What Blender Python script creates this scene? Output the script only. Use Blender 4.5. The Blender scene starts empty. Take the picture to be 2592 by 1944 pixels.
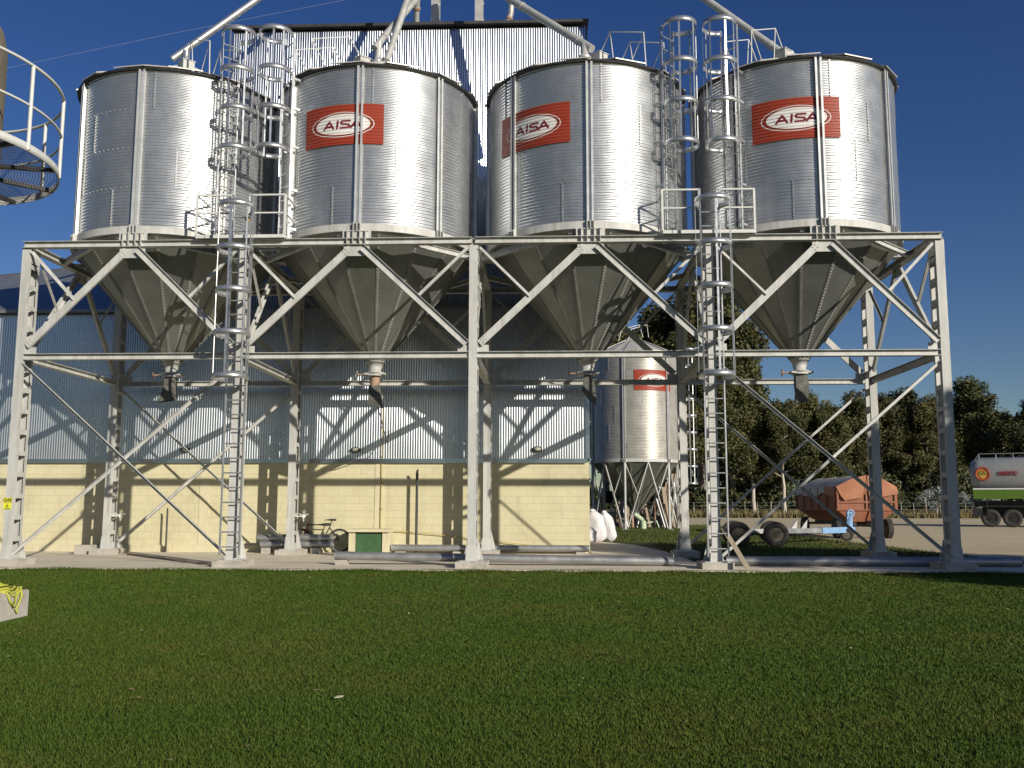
import bpy, math, random
import numpy as np
from mathutils import Vector, Matrix
R_ = math.radians
rng = np.random.default_rng(7)
random.seed(7)

# ---------------------------------------------------------------- camera, sky, sun, exposure
sc = bpy.context.scene
COL = sc.collection
cam_d = bpy.data.cameras.new("camera")
cam = bpy.data.objects.new("camera", cam_d); COL.objects.link(cam)
CAM = Vector((1.6454, -19.4801, 1.3799))
yaw, pitch, roll = 0.0420, 0.1259, 0.0016
f_ = Vector((-math.sin(yaw)*math.cos(pitch), math.cos(yaw)*math.cos(pitch), math.sin(pitch)))
r0 = Vector((math.cos(yaw), math.sin(yaw), 0)); u0 = r0.cross(f_)
r_ = r0*math.cos(roll)+u0*math.sin(roll); u_ = u0*math.cos(roll)-r0*math.sin(roll)
m = Matrix((r_, u_, -f_)).transposed().to_4x4(); m.translation = CAM
cam.matrix_world = m
cam_d.sensor_width = 36; cam_d.lens = 2370.35/2592*36
cam_d.clip_start = .1; cam_d.clip_end = 3000
sc.camera = cam

SUN = Vector((0.91, -1.0, 0.455)).normalized()
el = math.asin(SUN.z); az = math.atan2(SUN.x, SUN.y)
w = bpy.data.worlds.new("World"); sc.world = w; w.use_nodes = True
nt = w.node_tree; bg = nt.nodes["Background"]
sky = nt.nodes.new("ShaderNodeTexSky"); sky.sky_type = 'NISHITA'; sky.sun_disc = False
sky.sun_elevation = el; sky.sun_rotation = az
sky.air_density = 1.0; sky.dust_density = 0.3; sky.ozone_density = 3.0; sky.altitude = 100
hs = nt.nodes.new("ShaderNodeHueSaturation"); hs.inputs["Saturation"].default_value = 1.25; hs.inputs["Hue"].default_value = .52
nt.links.new(sky.outputs[0], hs.inputs["Color"]); nt.links.new(hs.outputs[0], bg.inputs[0])
bg.inputs[1].default_value = 0.062
sd = bpy.data.lights.new("sun", 'SUN'); sd.energy = 5.0; sd.angle = R_(0.55); sd.color = (1, .93, .80)
so = bpy.data.objects.new("sun", sd); COL.objects.link(so)
so.rotation_euler = SUN.to_track_quat('Z', 'Y').to_euler(); so.location = (40, -50, 30)
sc.view_settings.view_transform = 'Standard'; sc.view_settings.look = 'None'
sc.view_settings.exposure = 0.1; sc.view_settings.gamma = 1
sc.render.engine = 'CYCLES'
sc.cycles.max_bounces = 6; sc.cycles.diffuse_bounces = 3; sc.cycles.glossy_bounces = 4
sc.cycles.sample_clamp_indirect = 6

# ---------------------------------------------------------------- materials
MATS = {}
def newmat(name):
    mt = bpy.data.materials.new(name); mt.use_nodes = True; MATS[name] = mt
    t = mt.node_tree; return mt, t, t.nodes["Principled BSDF"]
def N(t, typ, **kw):
    n = t.nodes.new(typ)
    for k, v in kw.items():
        if k.startswith("i_"):
            n.inputs[k[2:].replace("_", " ")].default_value = v
        else: setattr(n, k, v)
    return n
def ramp(t, fac, stops):
    r = t.nodes.new("ShaderNodeValToRGB"); e = r.color_ramp.elements
    while len(e) < len(stops): e.new(.5)
    for q, (p, c) in zip(e, stops): q.position = p; q.color = (*c, 1)
    t.links.new(fac, r.inputs[0]); return r.outputs[0]
def noisy(name, c1, c2, scale=3, rough=.6, metal=0, r2=None, bump=0, bscale=40, detail=6, c3=None, stretch=(1,1,1), spec=.5, coord="Object"):
    mt, t, b = newmat(name)
    tc = N(t, "ShaderNodeTexCoord"); mp = N(t, "ShaderNodeMapping"); mp.inputs["Scale"].default_value = stretch
    t.links.new(tc.outputs[coord], mp.inputs[0])
    n = N(t, "ShaderNodeTexNoise", i_Scale=scale, i_Detail=detail, i_Roughness=.65); t.links.new(mp.outputs[0], n.inputs["Vector"])
    st = [(.32, c1), (.68, c2)]
    if c3: st = [(.28, c1), (.52, c2), (.72, c3)]
    t.links.new(ramp(t, n.outputs["Fac"], st), b.inputs["Base Color"])
    b.inputs["Metallic"].default_value = metal; b.inputs["Specular IOR Level"].default_value = spec
    if r2 is None: b.inputs["Roughness"].default_value = rough
    else:
        mr = N(t, "ShaderNodeMapRange"); mr.inputs["From Min"].default_value = .3; mr.inputs["From Max"].default_value = .7
        mr.inputs["To Min"].default_value = rough; mr.inputs["To Max"].default_value = r2
        t.links.new(n.outputs["Fac"], mr.inputs[0]); t.links.new(mr.outputs[0], b.inputs["Roughness"])
    if bump:
        n2 = N(t, "ShaderNodeTexNoise", i_Scale=bscale, i_Detail=4); t.links.new(tc.outputs[coord], n2.inputs["Vector"])
        bp = N(t, "ShaderNodeBump", i_Strength=bump, i_Distance=.02); t.links.new(n2.outputs["Fac"], bp.inputs["Height"])
        t.links.new(bp.outputs[0], b.inputs["Normal"])
    return mt
GALV = noisy("galvanised_sheet", (.56,.575,.595), (.65,.665,.685), 2.2, .31, .85, .38, bump=.05, bscale=9)
CLAD = noisy("galvanised_cladding", (.36,.39,.43), (.46,.49,.53), .6, .16, .92, .2)
ROOFM = noisy("roof_sheet_zinc", (.48,.47,.43), (.58,.56,.52), 2, .45, .35, .55)
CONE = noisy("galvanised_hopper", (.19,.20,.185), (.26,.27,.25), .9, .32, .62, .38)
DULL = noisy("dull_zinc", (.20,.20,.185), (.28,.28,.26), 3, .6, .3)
HOOP = noisy("galvanised_band", (.52,.53,.54), (.62,.63,.64), 6, .30, .8, .40)
STIF = noisy("stiffener_zinc", (.50,.51,.51), (.60,.61,.61), 4, .38, .4, .5)
PAINT = noisy("grey_paint", (.42,.42,.40), (.50,.50,.48), 2.5, .5, 0, .62, c3=(.46,.455,.43), bump=.05, bscale=18)
RAIL = noisy("rail_paint", (.52,.53,.51), (.60,.60,.57), 5, .45)
DARK = noisy("dark_steel", (.03,.03,.032), (.06,.058,.055), 6, .6)
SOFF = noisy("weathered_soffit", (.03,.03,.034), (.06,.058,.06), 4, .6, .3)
CONC = noisy("concrete", (.30,.28,.245), (.42,.39,.345), 1.3, .9, c3=(.36,.335,.295), bump=.35, bscale=30)
SLAB = noisy("slab_concrete", (.53,.465,.355), (.69,.615,.485), .7, .9, c3=(.61,.54,.42), bump=.3, bscale=24, detail=10)
PIPE = noisy("galvanised_pipe", (.30,.31,.32), (.42,.42,.42), 3, .38, .7, .55)
CHUTE = noisy("chute_paint", (.42,.42,.40), (.52,.52,.49), 3, .35, .35, .5)
RUBBER = noisy("tyre_rubber", (.022,.021,.020), (.05,.047,.043), 9, .85, bump=.3, bscale=30)
ORANGE = noisy("orange_paint", (.20,.06,.028), (.28,.092,.046), 3, .7, c3=(.18,.066,.038))
TARP_O = noisy("orange_tarp", (.27,.095,.045), (.38,.165,.085), 2, .7, bump=.5, bscale=3)
TARP_G = noisy("grey_tarp", (.36,.34,.29), (.46,.43,.37), 2, .75, bump=.4, bscale=3)
BLUE = noisy("blue_paint", (.16,.30,.52), (.26,.42,.64), 5, .45)
CANVAS = noisy("dirty_canvas", (.06,.06,.055), (.16,.155,.14), 6, .85, bump=.5, bscale=14)
RUST = noisy("rusty_steel", (.20,.10,.06), (.36,.24,.17), 7, .75, c3=(.28,.16,.10))
HUBM = noisy("dusty_hub", (.10,.085,.06), (.18,.15,.105), 9, .7)
WOOD = noisy("old_timber", (.20,.15,.10), (.38,.31,.23), 3, .85, stretch=(4,4,.5), c3=(.28,.22,.16))
BAGM = noisy("white_woven_sack", (.56,.55,.58), (.70,.68,.68), 4, .8, bump=.6, bscale=6)
YELL = noisy("yellow_paint", (.40,.28,.04), (.52,.38,.08), 8, .6)
ROPE = noisy("yellow_rope", (.34,.36,.04), (.50,.50,.08), 25, .7, bump=.6, bscale=90)
GREEN = noisy("green_paint", (.03,.08,.03), (.05,.12,.05), 6, .5)
CREAM = noisy("cream_paint", (.52,.47,.31), (.60,.55,.38), 3, .8)
WHITE = noisy("white_paint", (.60,.61,.62), (.70,.70,.70), 3, .4)
LIME = noisy("lime_paint", (.06,.13,.012), (.09,.17,.018), 4, .45)
MAROON = noisy("maroon_paint", (.20,.02,.03), (.26,.03,.045), 4, .5)
BLACK = noisy("black_plastic", (.012,.012,.012), (.025,.025,.025), 8, .5)
RED = noisy("red_paint", (.30,.02,.02), (.42,.04,.03), 8, .4)
GLASS = noisy("lamp_glass", (.30,.30,.24), (.40,.40,.33), 8, .2)
BARK = noisy("gum_bark", (.20,.16,.12), (.48,.43,.36), 2.5, .85, stretch=(3,3,.4), c3=(.32,.27,.21))
TANKM = noisy("tank_render", (.12,.10,.075), (.19,.165,.125), 2, .85, bump=.4, bscale=12)
PALE = noisy("pale_leaf", (.22,.25,.23), (.34,.36,.34), 2, .7)

def weather(mt, dirt, amt=.5, lo=.5, hi=.68, scale=2.2, stretch=(3, 3, .35), coord="Position"):
    """real grime on the surface: streaky patches of a second colour mixed over the base colour"""
    t = mt.node_tree; b = t.nodes["Principled BSDF"]; src = b.inputs["Base Color"].links[0].from_socket
    g = N(t, "ShaderNodeNewGeometry"); mp = N(t, "ShaderNodeMapping"); mp.inputs["Scale"].default_value = stretch
    t.links.new(g.outputs[coord], mp.inputs[0])
    n = N(t, "ShaderNodeTexNoise", i_Scale=scale, i_Detail=10, i_Roughness=.72); t.links.new(mp.outputs[0], n.inputs["Vector"])
    mr = N(t, "ShaderNodeMapRange"); mr.inputs["From Min"].default_value = lo; mr.inputs["From Max"].default_value = hi; mr.inputs["To Max"].default_value = amt
    t.links.new(n.outputs["Fac"], mr.inputs[0])
    mx = N(t, "ShaderNodeMix", data_type='RGBA'); t.links.new(mr.outputs[0], mx.inputs["Factor"]); t.links.new(src, mx.inputs["A"]); mx.inputs["B"].default_value = (*dirt, 1)
    t.links.new(mx.outputs["Result"], b.inputs["Base Color"])
weather(PAINT, (.24,.17,.11), .75, .56, .72, 3.0)
weather(PAINT, (.30,.30,.28), .6, .45, .62, 1.1)
weather(GALV, (.36,.36,.34), .28, .48, .68, 1.6, (2.5,2.5,.25))
weather(CLAD, (.33,.31,.28), .4, .52, .7, .9, (2,2,.2))
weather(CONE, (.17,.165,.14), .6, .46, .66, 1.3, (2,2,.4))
weather(SLAB, (.24,.21,.165), .5, .52, .66, .55, (1,2.2,1))
weather(SLAB, (.10,.09,.08), .8, .62, .70, 1.7, (1,1,1))
weather(ORANGE, (.16,.10,.07), .7, .48, .66, 2.5)
weather(CONC, (.18,.165,.14), .6, .5, .66, 2.4, (1,1,1))

def leafmat(name, a, b_, c):
    mt, t, b = newmat(name)
    g = N(t, "ShaderNodeNewGeometry"); oi = N(t, "ShaderNodeObjectInfo")
    n = N(t, "ShaderNodeTexNoise", i_Scale=.55, i_Detail=5); t.links.new(g.outputs["Position"], n.inputs["Vector"])
    c_ = ramp(t, n.outputs["Fac"], [(.33, a), (.5, b_), (.7, c)])
    hv = N(t, "ShaderNodeHueSaturation"); t.links.new(c_, hv.inputs["Color"])
    mr = N(t, "ShaderNodeMapRange"); mr.inputs["To Min"].default_value = .72; mr.inputs["To Max"].default_value = 1.25
    t.links.new(oi.outputs["Random"], mr.inputs[0]); t.links.new(mr.outputs[0], hv.inputs["Value"])
    t.links.new(hv.outputs[0], b.inputs["Base Color"]); b.inputs["Roughness"].default_value = .6
    b.inputs["Specular IOR Level"].default_value = .25
    return mt
LEAF = leafmat("gum_leaves", (.042,.053,.018), (.078,.080,.028), (.125,.108,.042))
LEAFD = leafmat("dark_gum_leaves", (.034,.046,.019), (.060,.068,.027), (.095,.088,.036))

def groundmat(name, stops, s1, s2, bump=.4, bs=60, stretch=(1,1,1), rough=.95):
    mt, t, b = newmat(name)
    g = N(t, "ShaderNodeNewGeometry"); mp = N(t, "ShaderNodeMapping"); mp.inputs["Scale"].default_value = stretch
    t.links.new(g.outputs["Position"], mp.inputs[0])
    n1 = N(t, "ShaderNodeTexNoise", i_Scale=s1, i_Detail=8, i_Roughness=.7); t.links.new(mp.outputs[0], n1.inputs["Vector"])
    n2 = N(t, "ShaderNodeTexNoise", i_Scale=s2, i_Detail=6, i_Roughness=.75); t.links.new(g.outputs["Position"], n2.inputs["Vector"])
    mx = N(t, "ShaderNodeMath", operation='MULTIPLY_ADD'); mx.inputs[1].default_value = .55
    h = N(t, "ShaderNodeMath", operation='MULTIPLY'); h.inputs[1].default_value = .45
    t.links.new(n2.outputs["Fac"], h.inputs[0]); t.links.new(n1.outputs["Fac"], mx.inputs[0]); t.links.new(h.outputs[0], mx.inputs[2])
    t.links.new(ramp(t, mx.outputs[0], stops), b.inputs["Base Color"])
    b.inputs["Roughness"].default_value = rough; b.inputs["Specular IOR Level"].default_value = .15
    n3 = N(t, "ShaderNodeTexNoise", i_Scale=bs, i_Detail=4); t.links.new(g.outputs["Position"], n3.inputs["Vector"])
    bp = N(t, "ShaderNodeBump", i_Strength=bump, i_Distance=.03); t.links.new(n3.outputs["Fac"], bp.inputs["Height"]); t.links.new(bp.outputs[0], b.inputs["Normal"])
    return mt
GSTOPS = [(.34, (.040,.078,.009)), (.47, (.053,.090,.011)), (.58, (.074,.092,.014)), (.70, (.120,.100,.028))]
LAWN = groundmat("lawn_turf", GSTOPS, .35, 9, .6, 70, (1, 1.6, 1))
BLADE = groundmat("grass_blade", GSTOPS, .35, 9, 0, 70, (1, 1.6, 1), .6)
GRAVEL = groundmat("gravel", [(.35, (.42,.345,.215)), (.5, (.53,.445,.29)), (.65, (.60,.515,.355))], .15, 6, .5, 25, (.4,1,1))
DRY = groundmat("dry_field", [(.35, (.11,.10,.045)), (.5, (.17,.14,.07)), (.65, (.23,.18,.10))], .08, 1.4, .5, 8)
BACKG = groundmat("back_turf", [(.36, (.035,.055,.012)), (.48, (.06,.08,.02)), (.6, (.11,.105,.04))], .3, 5, .5, 40)

def blockwall():
    mt, t, b = newmat("painted_block_wall")
    tc = N(t, "ShaderNodeTexCoord"); sp = N(t, "ShaderNodeSeparateXYZ"); cb = N(t, "ShaderNodeCombineXYZ")
    t.links.new(tc.outputs["Object"], sp.inputs[0]); t.links.new(sp.outputs[0], cb.inputs[0]); t.links.new(sp.outputs[2], cb.inputs[1])
    br = N(t, "ShaderNodeTexBrick", i_Scale=1.0, i_Mortar_Size=.006, i_Mortar_Smooth=.4, i_Brick_Width=.39, i_Row_Height=.193, i_Bias=-.2)
    br.inputs["Color1"].default_value = (.585,.54,.355,1); br.inputs["Color2"].default_value = (.555,.51,.335,1); br.inputs["Mortar"].default_value = (.50,.455,.30,1)
    t.links.new(cb.outputs[0], br.inputs["Vector"])
    n = N(t, "ShaderNodeTexNoise", i_Scale=1.1, i_Detail=9, i_Roughness=.7); t.links.new(tc.outputs["Object"], n.inputs["Vector"])
    mx = N(t, "ShaderNodeMix", data_type='RGBA', blend_type='MULTIPLY'); mx.inputs["Factor"].default_value = .55
    t.links.new(br.outputs["Color"], mx.inputs["A"]); t.links.new(ramp(t, n.outputs["Fac"], [(.3, (.78,.76,.70)), (.62, (1,1,1))]), mx.inputs["B"])
    t.links.new(mx.outputs["Result"], b.inputs["Base Color"]); b.inputs["Roughness"].default_value = .85
    n2 = N(t, "ShaderNodeTexNoise", i_Scale=60, i_Detail=3); t.links.new(tc.outputs["Object"], n2.inputs["Vector"])
    ad = N(t, "ShaderNodeMath", operation='MULTIPLY_ADD'); ad.inputs[1].default_value = -1.0
    t.links.new(br.outputs["Fac"], ad.inputs[0]); 
    ml = N(t, "ShaderNodeMath", operation='MULTIPLY'); ml.inputs[1].default_value = .4; t.links.new(n2.outputs["Fac"], ml.inputs[0]); t.links.new(ml.outputs[0], ad.inputs[2])
    bp = N(t, "ShaderNodeBump", i_Strength=.5, i_Distance=.01); t.links.new(ad.outputs[0], bp.inputs["Height"]); t.links.new(bp.outputs[0], b.inputs["Normal"])
    return mt
BLOCK = blockwall()
weather(BLOCK, (.30,.26,.17), .5, .55, .72, 1.3, (1.5,1.5,.5)); weather(CREAM, (.30,.26,.17), .5, .52, .7, 2.0)
def vcol(name, rough=.5, metal=0):
    mt, t, b = newmat(name); a = N(t, "ShaderNodeVertexColor", layer_name="Col")
    n = N(t, "ShaderNodeTexNoise", i_Scale=3, i_Detail=8); tc = N(t, "ShaderNodeTexCoord"); t.links.new(tc.outputs["Object"], n.inputs["Vector"])
    mx = N(t, "ShaderNodeMix", data_type='RGBA', blend_type='MULTIPLY'); mx.inputs["Factor"].default_value = .5
    t.links.new(a.outputs[0], mx.inputs["A"]); t.links.new(ramp(t, n.outputs["Fac"], [(.3, (.75,.74,.72)), (.65, (1,1,1))]), mx.inputs["B"])
    t.links.new(mx.outputs["Result"], b.inputs["Base Color"])
    b.inputs["Roughness"].default_value = rough; b.inputs["Metallic"].default_value = metal; return mt
SIGNM = vcol("painted_sign", .42)

# ---------------------------------------------------------------- mesh helpers
class MB:
    def __init__(s): s.v = []; s.f = []; s.sm = []
    def add(s, vs, fs, smooth=False):
        o = len(s.v); s.v += [tuple(q) for q in vs]; s.f += [tuple(i+o for i in q) for q in fs]; s.sm += [smooth]*len(fs)
    def box(s, c, d, rz=0, mat=None):
        hx, hy, hz = d[0]/2, d[1]/2, d[2]/2; c = Vector(c); M = mat or Matrix.Rotation(rz, 3, 'Z')
        vs = [c+M@Vector((x*hx, y*hy, z*hz)) for z in (-1,1) for y in (-1,1) for x in (-1,1)]
        s.add(vs, [(0,2,3,1),(4,5,7,6),(0,1,5,4),(2,6,7,3),(0,4,6,2),(1,3,7,5)])
    def ext(s, p0, p1, prof, up=(0,0,1)):
        p0, p1 = Vector(p0), Vector(p1); d = (p1-p0).normalized(); up = Vector(up)
        if abs(d.dot(up)) > .99: up = Vector((0,-1,0))
        a = d.cross(up).normalized(); b = a.cross(d)
        n = len(prof); vs = [p+a*x+b*y for p in (p0,p1) for x, y in prof]
        fs = [(i, (i+1)%n, n+(i+1)%n, n+i) for i in range(n)]+[tuple(range(n-1,-1,-1)), tuple(range(n,2*n))]
        s.add(vs, fs)
    def bar(s, p0, p1, wd, h, up=(0,0,1)):
        s.ext(p0, p1, [(-wd/2,-h/2),(wd/2,-h/2),(wd/2,h/2),(-wd/2,h/2)], up)
    def tube(s, pts, r, n=8, cap=True):
        pts = [Vector(p) for p in pts]; rs = r if isinstance(r, (list, tuple)) else [r]*len(pts)
        vs = []; prev = None
        for i, p in enumerate(pts):
            d = (pts[min(i+1, len(pts)-1)]-pts[max(i-1, 0)]).normalized()
            if prev is None:
                a = d.orthogonal().normalized()
            else:
                a = (prev-d*prev.dot(d)).normalized()
            prev = a; b = d.cross(a)
            vs += [p+(a*math.cos(2*math.pi*k/n)+b*math.sin(2*math.pi*k/n))*rs[i] for k in range(n)]
        fs = [(i*n+k, i*n+(k+1)%n, (i+1)*n+(k+1)%n, (i+1)*n+k) for i in range(len(pts)-1) for k in range(n)]
        s.add(vs, fs, True)
        if cap: s.add(vs[:n], [tuple(range(n-1,-1,-1))]); s.add(vs[-n:], [tuple(range(n))])
    def lathe(s, prof, n=32, c=(0,0,0), smooth=True, a0=0, a1=2*math.pi):
        full = abs(a1-a0-2*math.pi) < 1e-6; cnt = n if full else n+1; c = Vector(c)
        vs = [c+Vector((r*math.sin(a0+(a1-a0)*k/n), -r*math.cos(a0+(a1-a0)*k/n), z)) for r, z in prof for k in range(cnt)]
        fs = []
        for i in range(len(prof)-1):
            for k in range(n):
                k2 = (k+1) % cnt if full else k+1
                fs.append((i*cnt+k, i*cnt+k2, (i+1)*cnt+k2, (i+1)*cnt+k))
        s.add(vs, fs, smooth)
    def disc(s, c, nrm, r, t=.02, n=20):
        c = Vector(c); nrm = Vector(nrm).normalized(); s.tube([c-nrm*t/2, c+nrm*t/2], r, n)
    def ring(s, c, nrm, r, rt, n=24, m=8, a0=0, a1=2*math.pi):
        c = Vector(c); nrm = Vector(nrm).normalized(); a = nrm.orthogonal().normalized(); b = nrm.cross(a)
        s.tube([c+(a*math.cos(a0+(a1-a0)*k/n)+b*math.sin(a0+(a1-a0)*k/n))*r for k in range(n+1)], rt, m, False)
    def poly(s, pts, t=.01, nrm=None):
        pts = [Vector(p) for p in pts]; nn = Vector(nrm) if nrm else (pts[1]-pts[0]).cross(pts[2]-pts[0])
        nn = nn.normalized()*t/2; n = len(pts)
        s.add([p-nn for p in pts]+[p+nn for p in pts], [tuple(range(n-1,-1,-1)), tuple(range(n,2*n))]+[(i,(i+1)%n,n+(i+1)%n,n+i) for i in range(n)])
    def mesh(s, name, mat):
        me = bpy.data.meshes.new(name); me.from_pydata(s.v, [], s.f); me.materials.append(mat)
        me.polygons.foreach_set("use_smooth", s.sm); me.update(); return me
    def build(s, name, mat, parent=None, loc=None):
        return obj(name, s.mesh(name, mat), parent, loc)
def obj(name, me, parent=None, loc=None):
    o = bpy.data.objects.new(name, me); COL.objects.link(o)
    if loc is not None: o.location = loc
    if parent: o.parent = parent
    return o
def tag(o, label, cat, group=None, kind=None):
    if label: o["label"] = label
    if cat: o["category"] = cat
    if group: o["group"] = group
    if kind: o["kind"] = kind
    return o
def thing(name, label, cat, loc=(0,0,0), group=None, rz=0):
    o = bpy.data.objects.new(name, None); COL.objects.link(o); o.location = loc; o.rotation_euler = (0,0,rz)
    o.empty_display_size = .2
    return tag(o, label, cat, group)
KIDS = {}
def copy_tree(o, parent=None, skip=()):
    c = o.copy(); COL.objects.link(c)
    if parent: c.parent = parent
    for ch in list(o.children):
        if ch.name.split(".")[0] not in skip: copy_tree(ch, c, skip)
    return c
def gridmesh(name, X, Y, Z, mat, smooth=True, two=False):
    nr, nc = X.shape; me = bpy.data.meshes.new(name)
    co = np.stack([X, Y, Z], -1).reshape(-1, 3); idx = np.arange(nr*nc).reshape(nr, nc)
    fa = np.stack([idx[:-1,:-1], idx[:-1,1:], idx[1:,1:], idx[1:,:-1]], -1).reshape(-1, 4)
    fastmesh(me, co, fa); me.materials.append(mat)
    me.polygons.foreach_set("use_smooth", np.full(len(fa), smooth)); me.update(); return me
def fastmesh(me, co, fa):
    n, k = fa.shape
    me.vertices.add(len(co)); me.vertices.foreach_set("co", np.asarray(co, np.float32).ravel())
    me.loops.add(n*k); me.loops.foreach_set("vertex_index", fa.astype(np.int32).ravel())
    me.polygons.add(n); me.polygons.foreach_set("loop_start", np.arange(0, n*k, k, dtype=np.int32))
    me.update(calc_edges=True)
def chan(h, f, t, flip=1):   # C section: web in the 'up' direction, flanges to +x (flip -1: to -x)
    p = [(0,-h/2),(f,-h/2),(f,-h/2+t),(t,-h/2+t),(t,h/2-t),(f,h/2-t),(f,h/2),(0,h/2)]
    return p if flip > 0 else [(-x, y) for x, y in reversed(p)]
def ibeam(h, f, t=.01, wt=.008):
    return [(-f/2,-h/2),(f/2,-h/2),(f/2,-h/2+t),(wt/2,-h/2+t),(wt/2,h/2-t),(f/2,h/2-t),(f/2,h/2),(-f/2,h/2),(-f/2,h/2-t),(-wt/2,h/2-t),(-wt/2,-h/2+t),(-f/2,-h/2+t)]
def angl(a, t=.008): return [(0,0),(a,0),(a,t),(t,t),(t,a),(0,a)]

# ---------------------------------------------------------------- ground and setting
def sheet(name, pts, z, mat):
    mb = MB(); mb.add([(x, y, z) for x, y in pts], [tuple(range(len(pts)))])
    return tag(mb.build(name, mat), None, None, kind="structure")
sheet("field", [(-900,-300),(900,-300),(900,1500),(-900,1500)], -.012, DRY)
sheet("back_lawn", [(2.7,5.6),(2.7,42),(11.5,36),(12.0,20),(12.3,12),(12.7,6),(13.2,2),(11.5,1.0),(4,1.0)], -.004, BACKG)
sheet("gravel_yard", [(13.3,2),(12.7,6),(12.3,12),(12.0,20),(11.5,36),(2.7,42),(-8,52),(-8,69),(60,69),(160,66),(160,-4),(16,-4)], -.003, GRAVEL)
sheet("lawn", [(-40,-40),(40,-40),(40,-2.5),(13.5,-.4),(-40,-.4)], 0, LAWN)
# concrete apron, gently uneven front edge
mb = MB()
xs = np.arange(-24, 12.01, .5); fr = [-.66+.05*math.sin(x*2.1)+.03*math.sin(x*5.3) for x in xs]
for i in range(len(xs)-1):
    bk = 5.75 if xs[i] < 2.7 else 2.1
    mb.add([(xs[i],fr[i],.052),(xs[i+1],fr[i+1],.052),(xs[i+1],bk,.052),(xs[i],bk,.052),(xs[i],fr[i],-.1),(xs[i+1],fr[i+1],-.1)], [(0,1,2,3),(4,5,1,0)])
tag(mb.build("concrete_apron", SLAB), None, None, kind="structure")
mb = MB(); mb.add([(2.7,2.1,.05),(4.9,2.1,.05),(4.75,7,.05),(4.3,10.8,.05),(3.2,13.6,.05),(2.7,13.6,.05)], [(0,1,2,3,4,5)])
tag(mb.build("side_pavement", SLAB), None, None, kind="structure")

# grass blades on the lawn
def grass():
    P = []; n = 0
    Zs = 4.4; want = []
    zz = np.arange(4.2, 19.2, .25)
    for z in zz:
        dens = 7600*(5.0/max(z,5))**1.55; wid = 1.14*z*1.12+3.2
        k = int(dens*wid*.25); 
        Zr = z+rng.random(k)*.25; L = (rng.random(k)-.5)*wid
        x = CAM.x+L*math.cos(yaw)-Zr*math.sin(yaw); y = CAM.y+Zr*math.cos(yaw)+L*math.sin(yaw)
        P.append(np.stack([x, y, Zr], 1))
    P = np.concatenate(P)
    # extra tuft fringe along the apron
    k = 42000; xf = rng.uniform(-14, 13, k); yf = -.60+.10*np.sin(xf*1.3)*np.sin(xf*3.7+1)-np.abs(rng.normal(0, .17, k)); P = np.concatenate([P, np.stack([xf, yf, np.full(k, 19.)], 1)])
    edge = -.55+.09*np.sin(P[:,0]*1.3)*np.sin(P[:,0]*3.7+1)+.05*np.sin(P[:,0]*2.1)
    P = P[P[:,1] < edge]
    blk = (P[:,0] < -4.7)&(P[:,1] > -9.7)&(P[:,1] < -8.0)&(P[:,0] > -5.7); P = P[~blk]
    k = len(P); s = P[:,2]/5
    cl = .6+.4*np.sin(P[:,0]*3.1+1.3*np.sin(P[:,1]*2.3))*np.sin(P[:,1]*2.7+.9*np.sin(P[:,0]*1.9))
    h = (.011+.012*rng.random(k))*(1+.3*cl); h[P[:,1] > -1.0] *= 1.7; h[P[:,1] > -.75] *= 1.7
    wd = .0028*np.clip(s, 1, 4)**.9+.0012; a = rng.random(k)*2*np.pi; ta = rng.random(k)*2*np.pi; tl = rng.random(k)*1.3*h
    dx, dy = np.cos(a)*wd, np.sin(a)*wd
    base = np.stack([P[:,0], P[:,1], np.zeros(k)], 1)
    A = base+np.stack([dx, dy, -.002+0*dx], 1); B = base-np.stack([dx, dy, .002+0*dx], 1)
    T = base+np.stack([np.cos(ta)*tl, np.sin(ta)*tl, h], 1)
    co = np.stack([A, B, T], 1).reshape(-1, 3); fa = np.arange(3*k).reshape(-1, 3)
    me = bpy.data.meshes.new("grass"); fastmesh(me, co, fa); me.materials.append(BLADE)
    tag(obj("grass", me), "short mown green grass with dry brown patches on the front lawn", "grass", kind="stuff")
grass()

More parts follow.
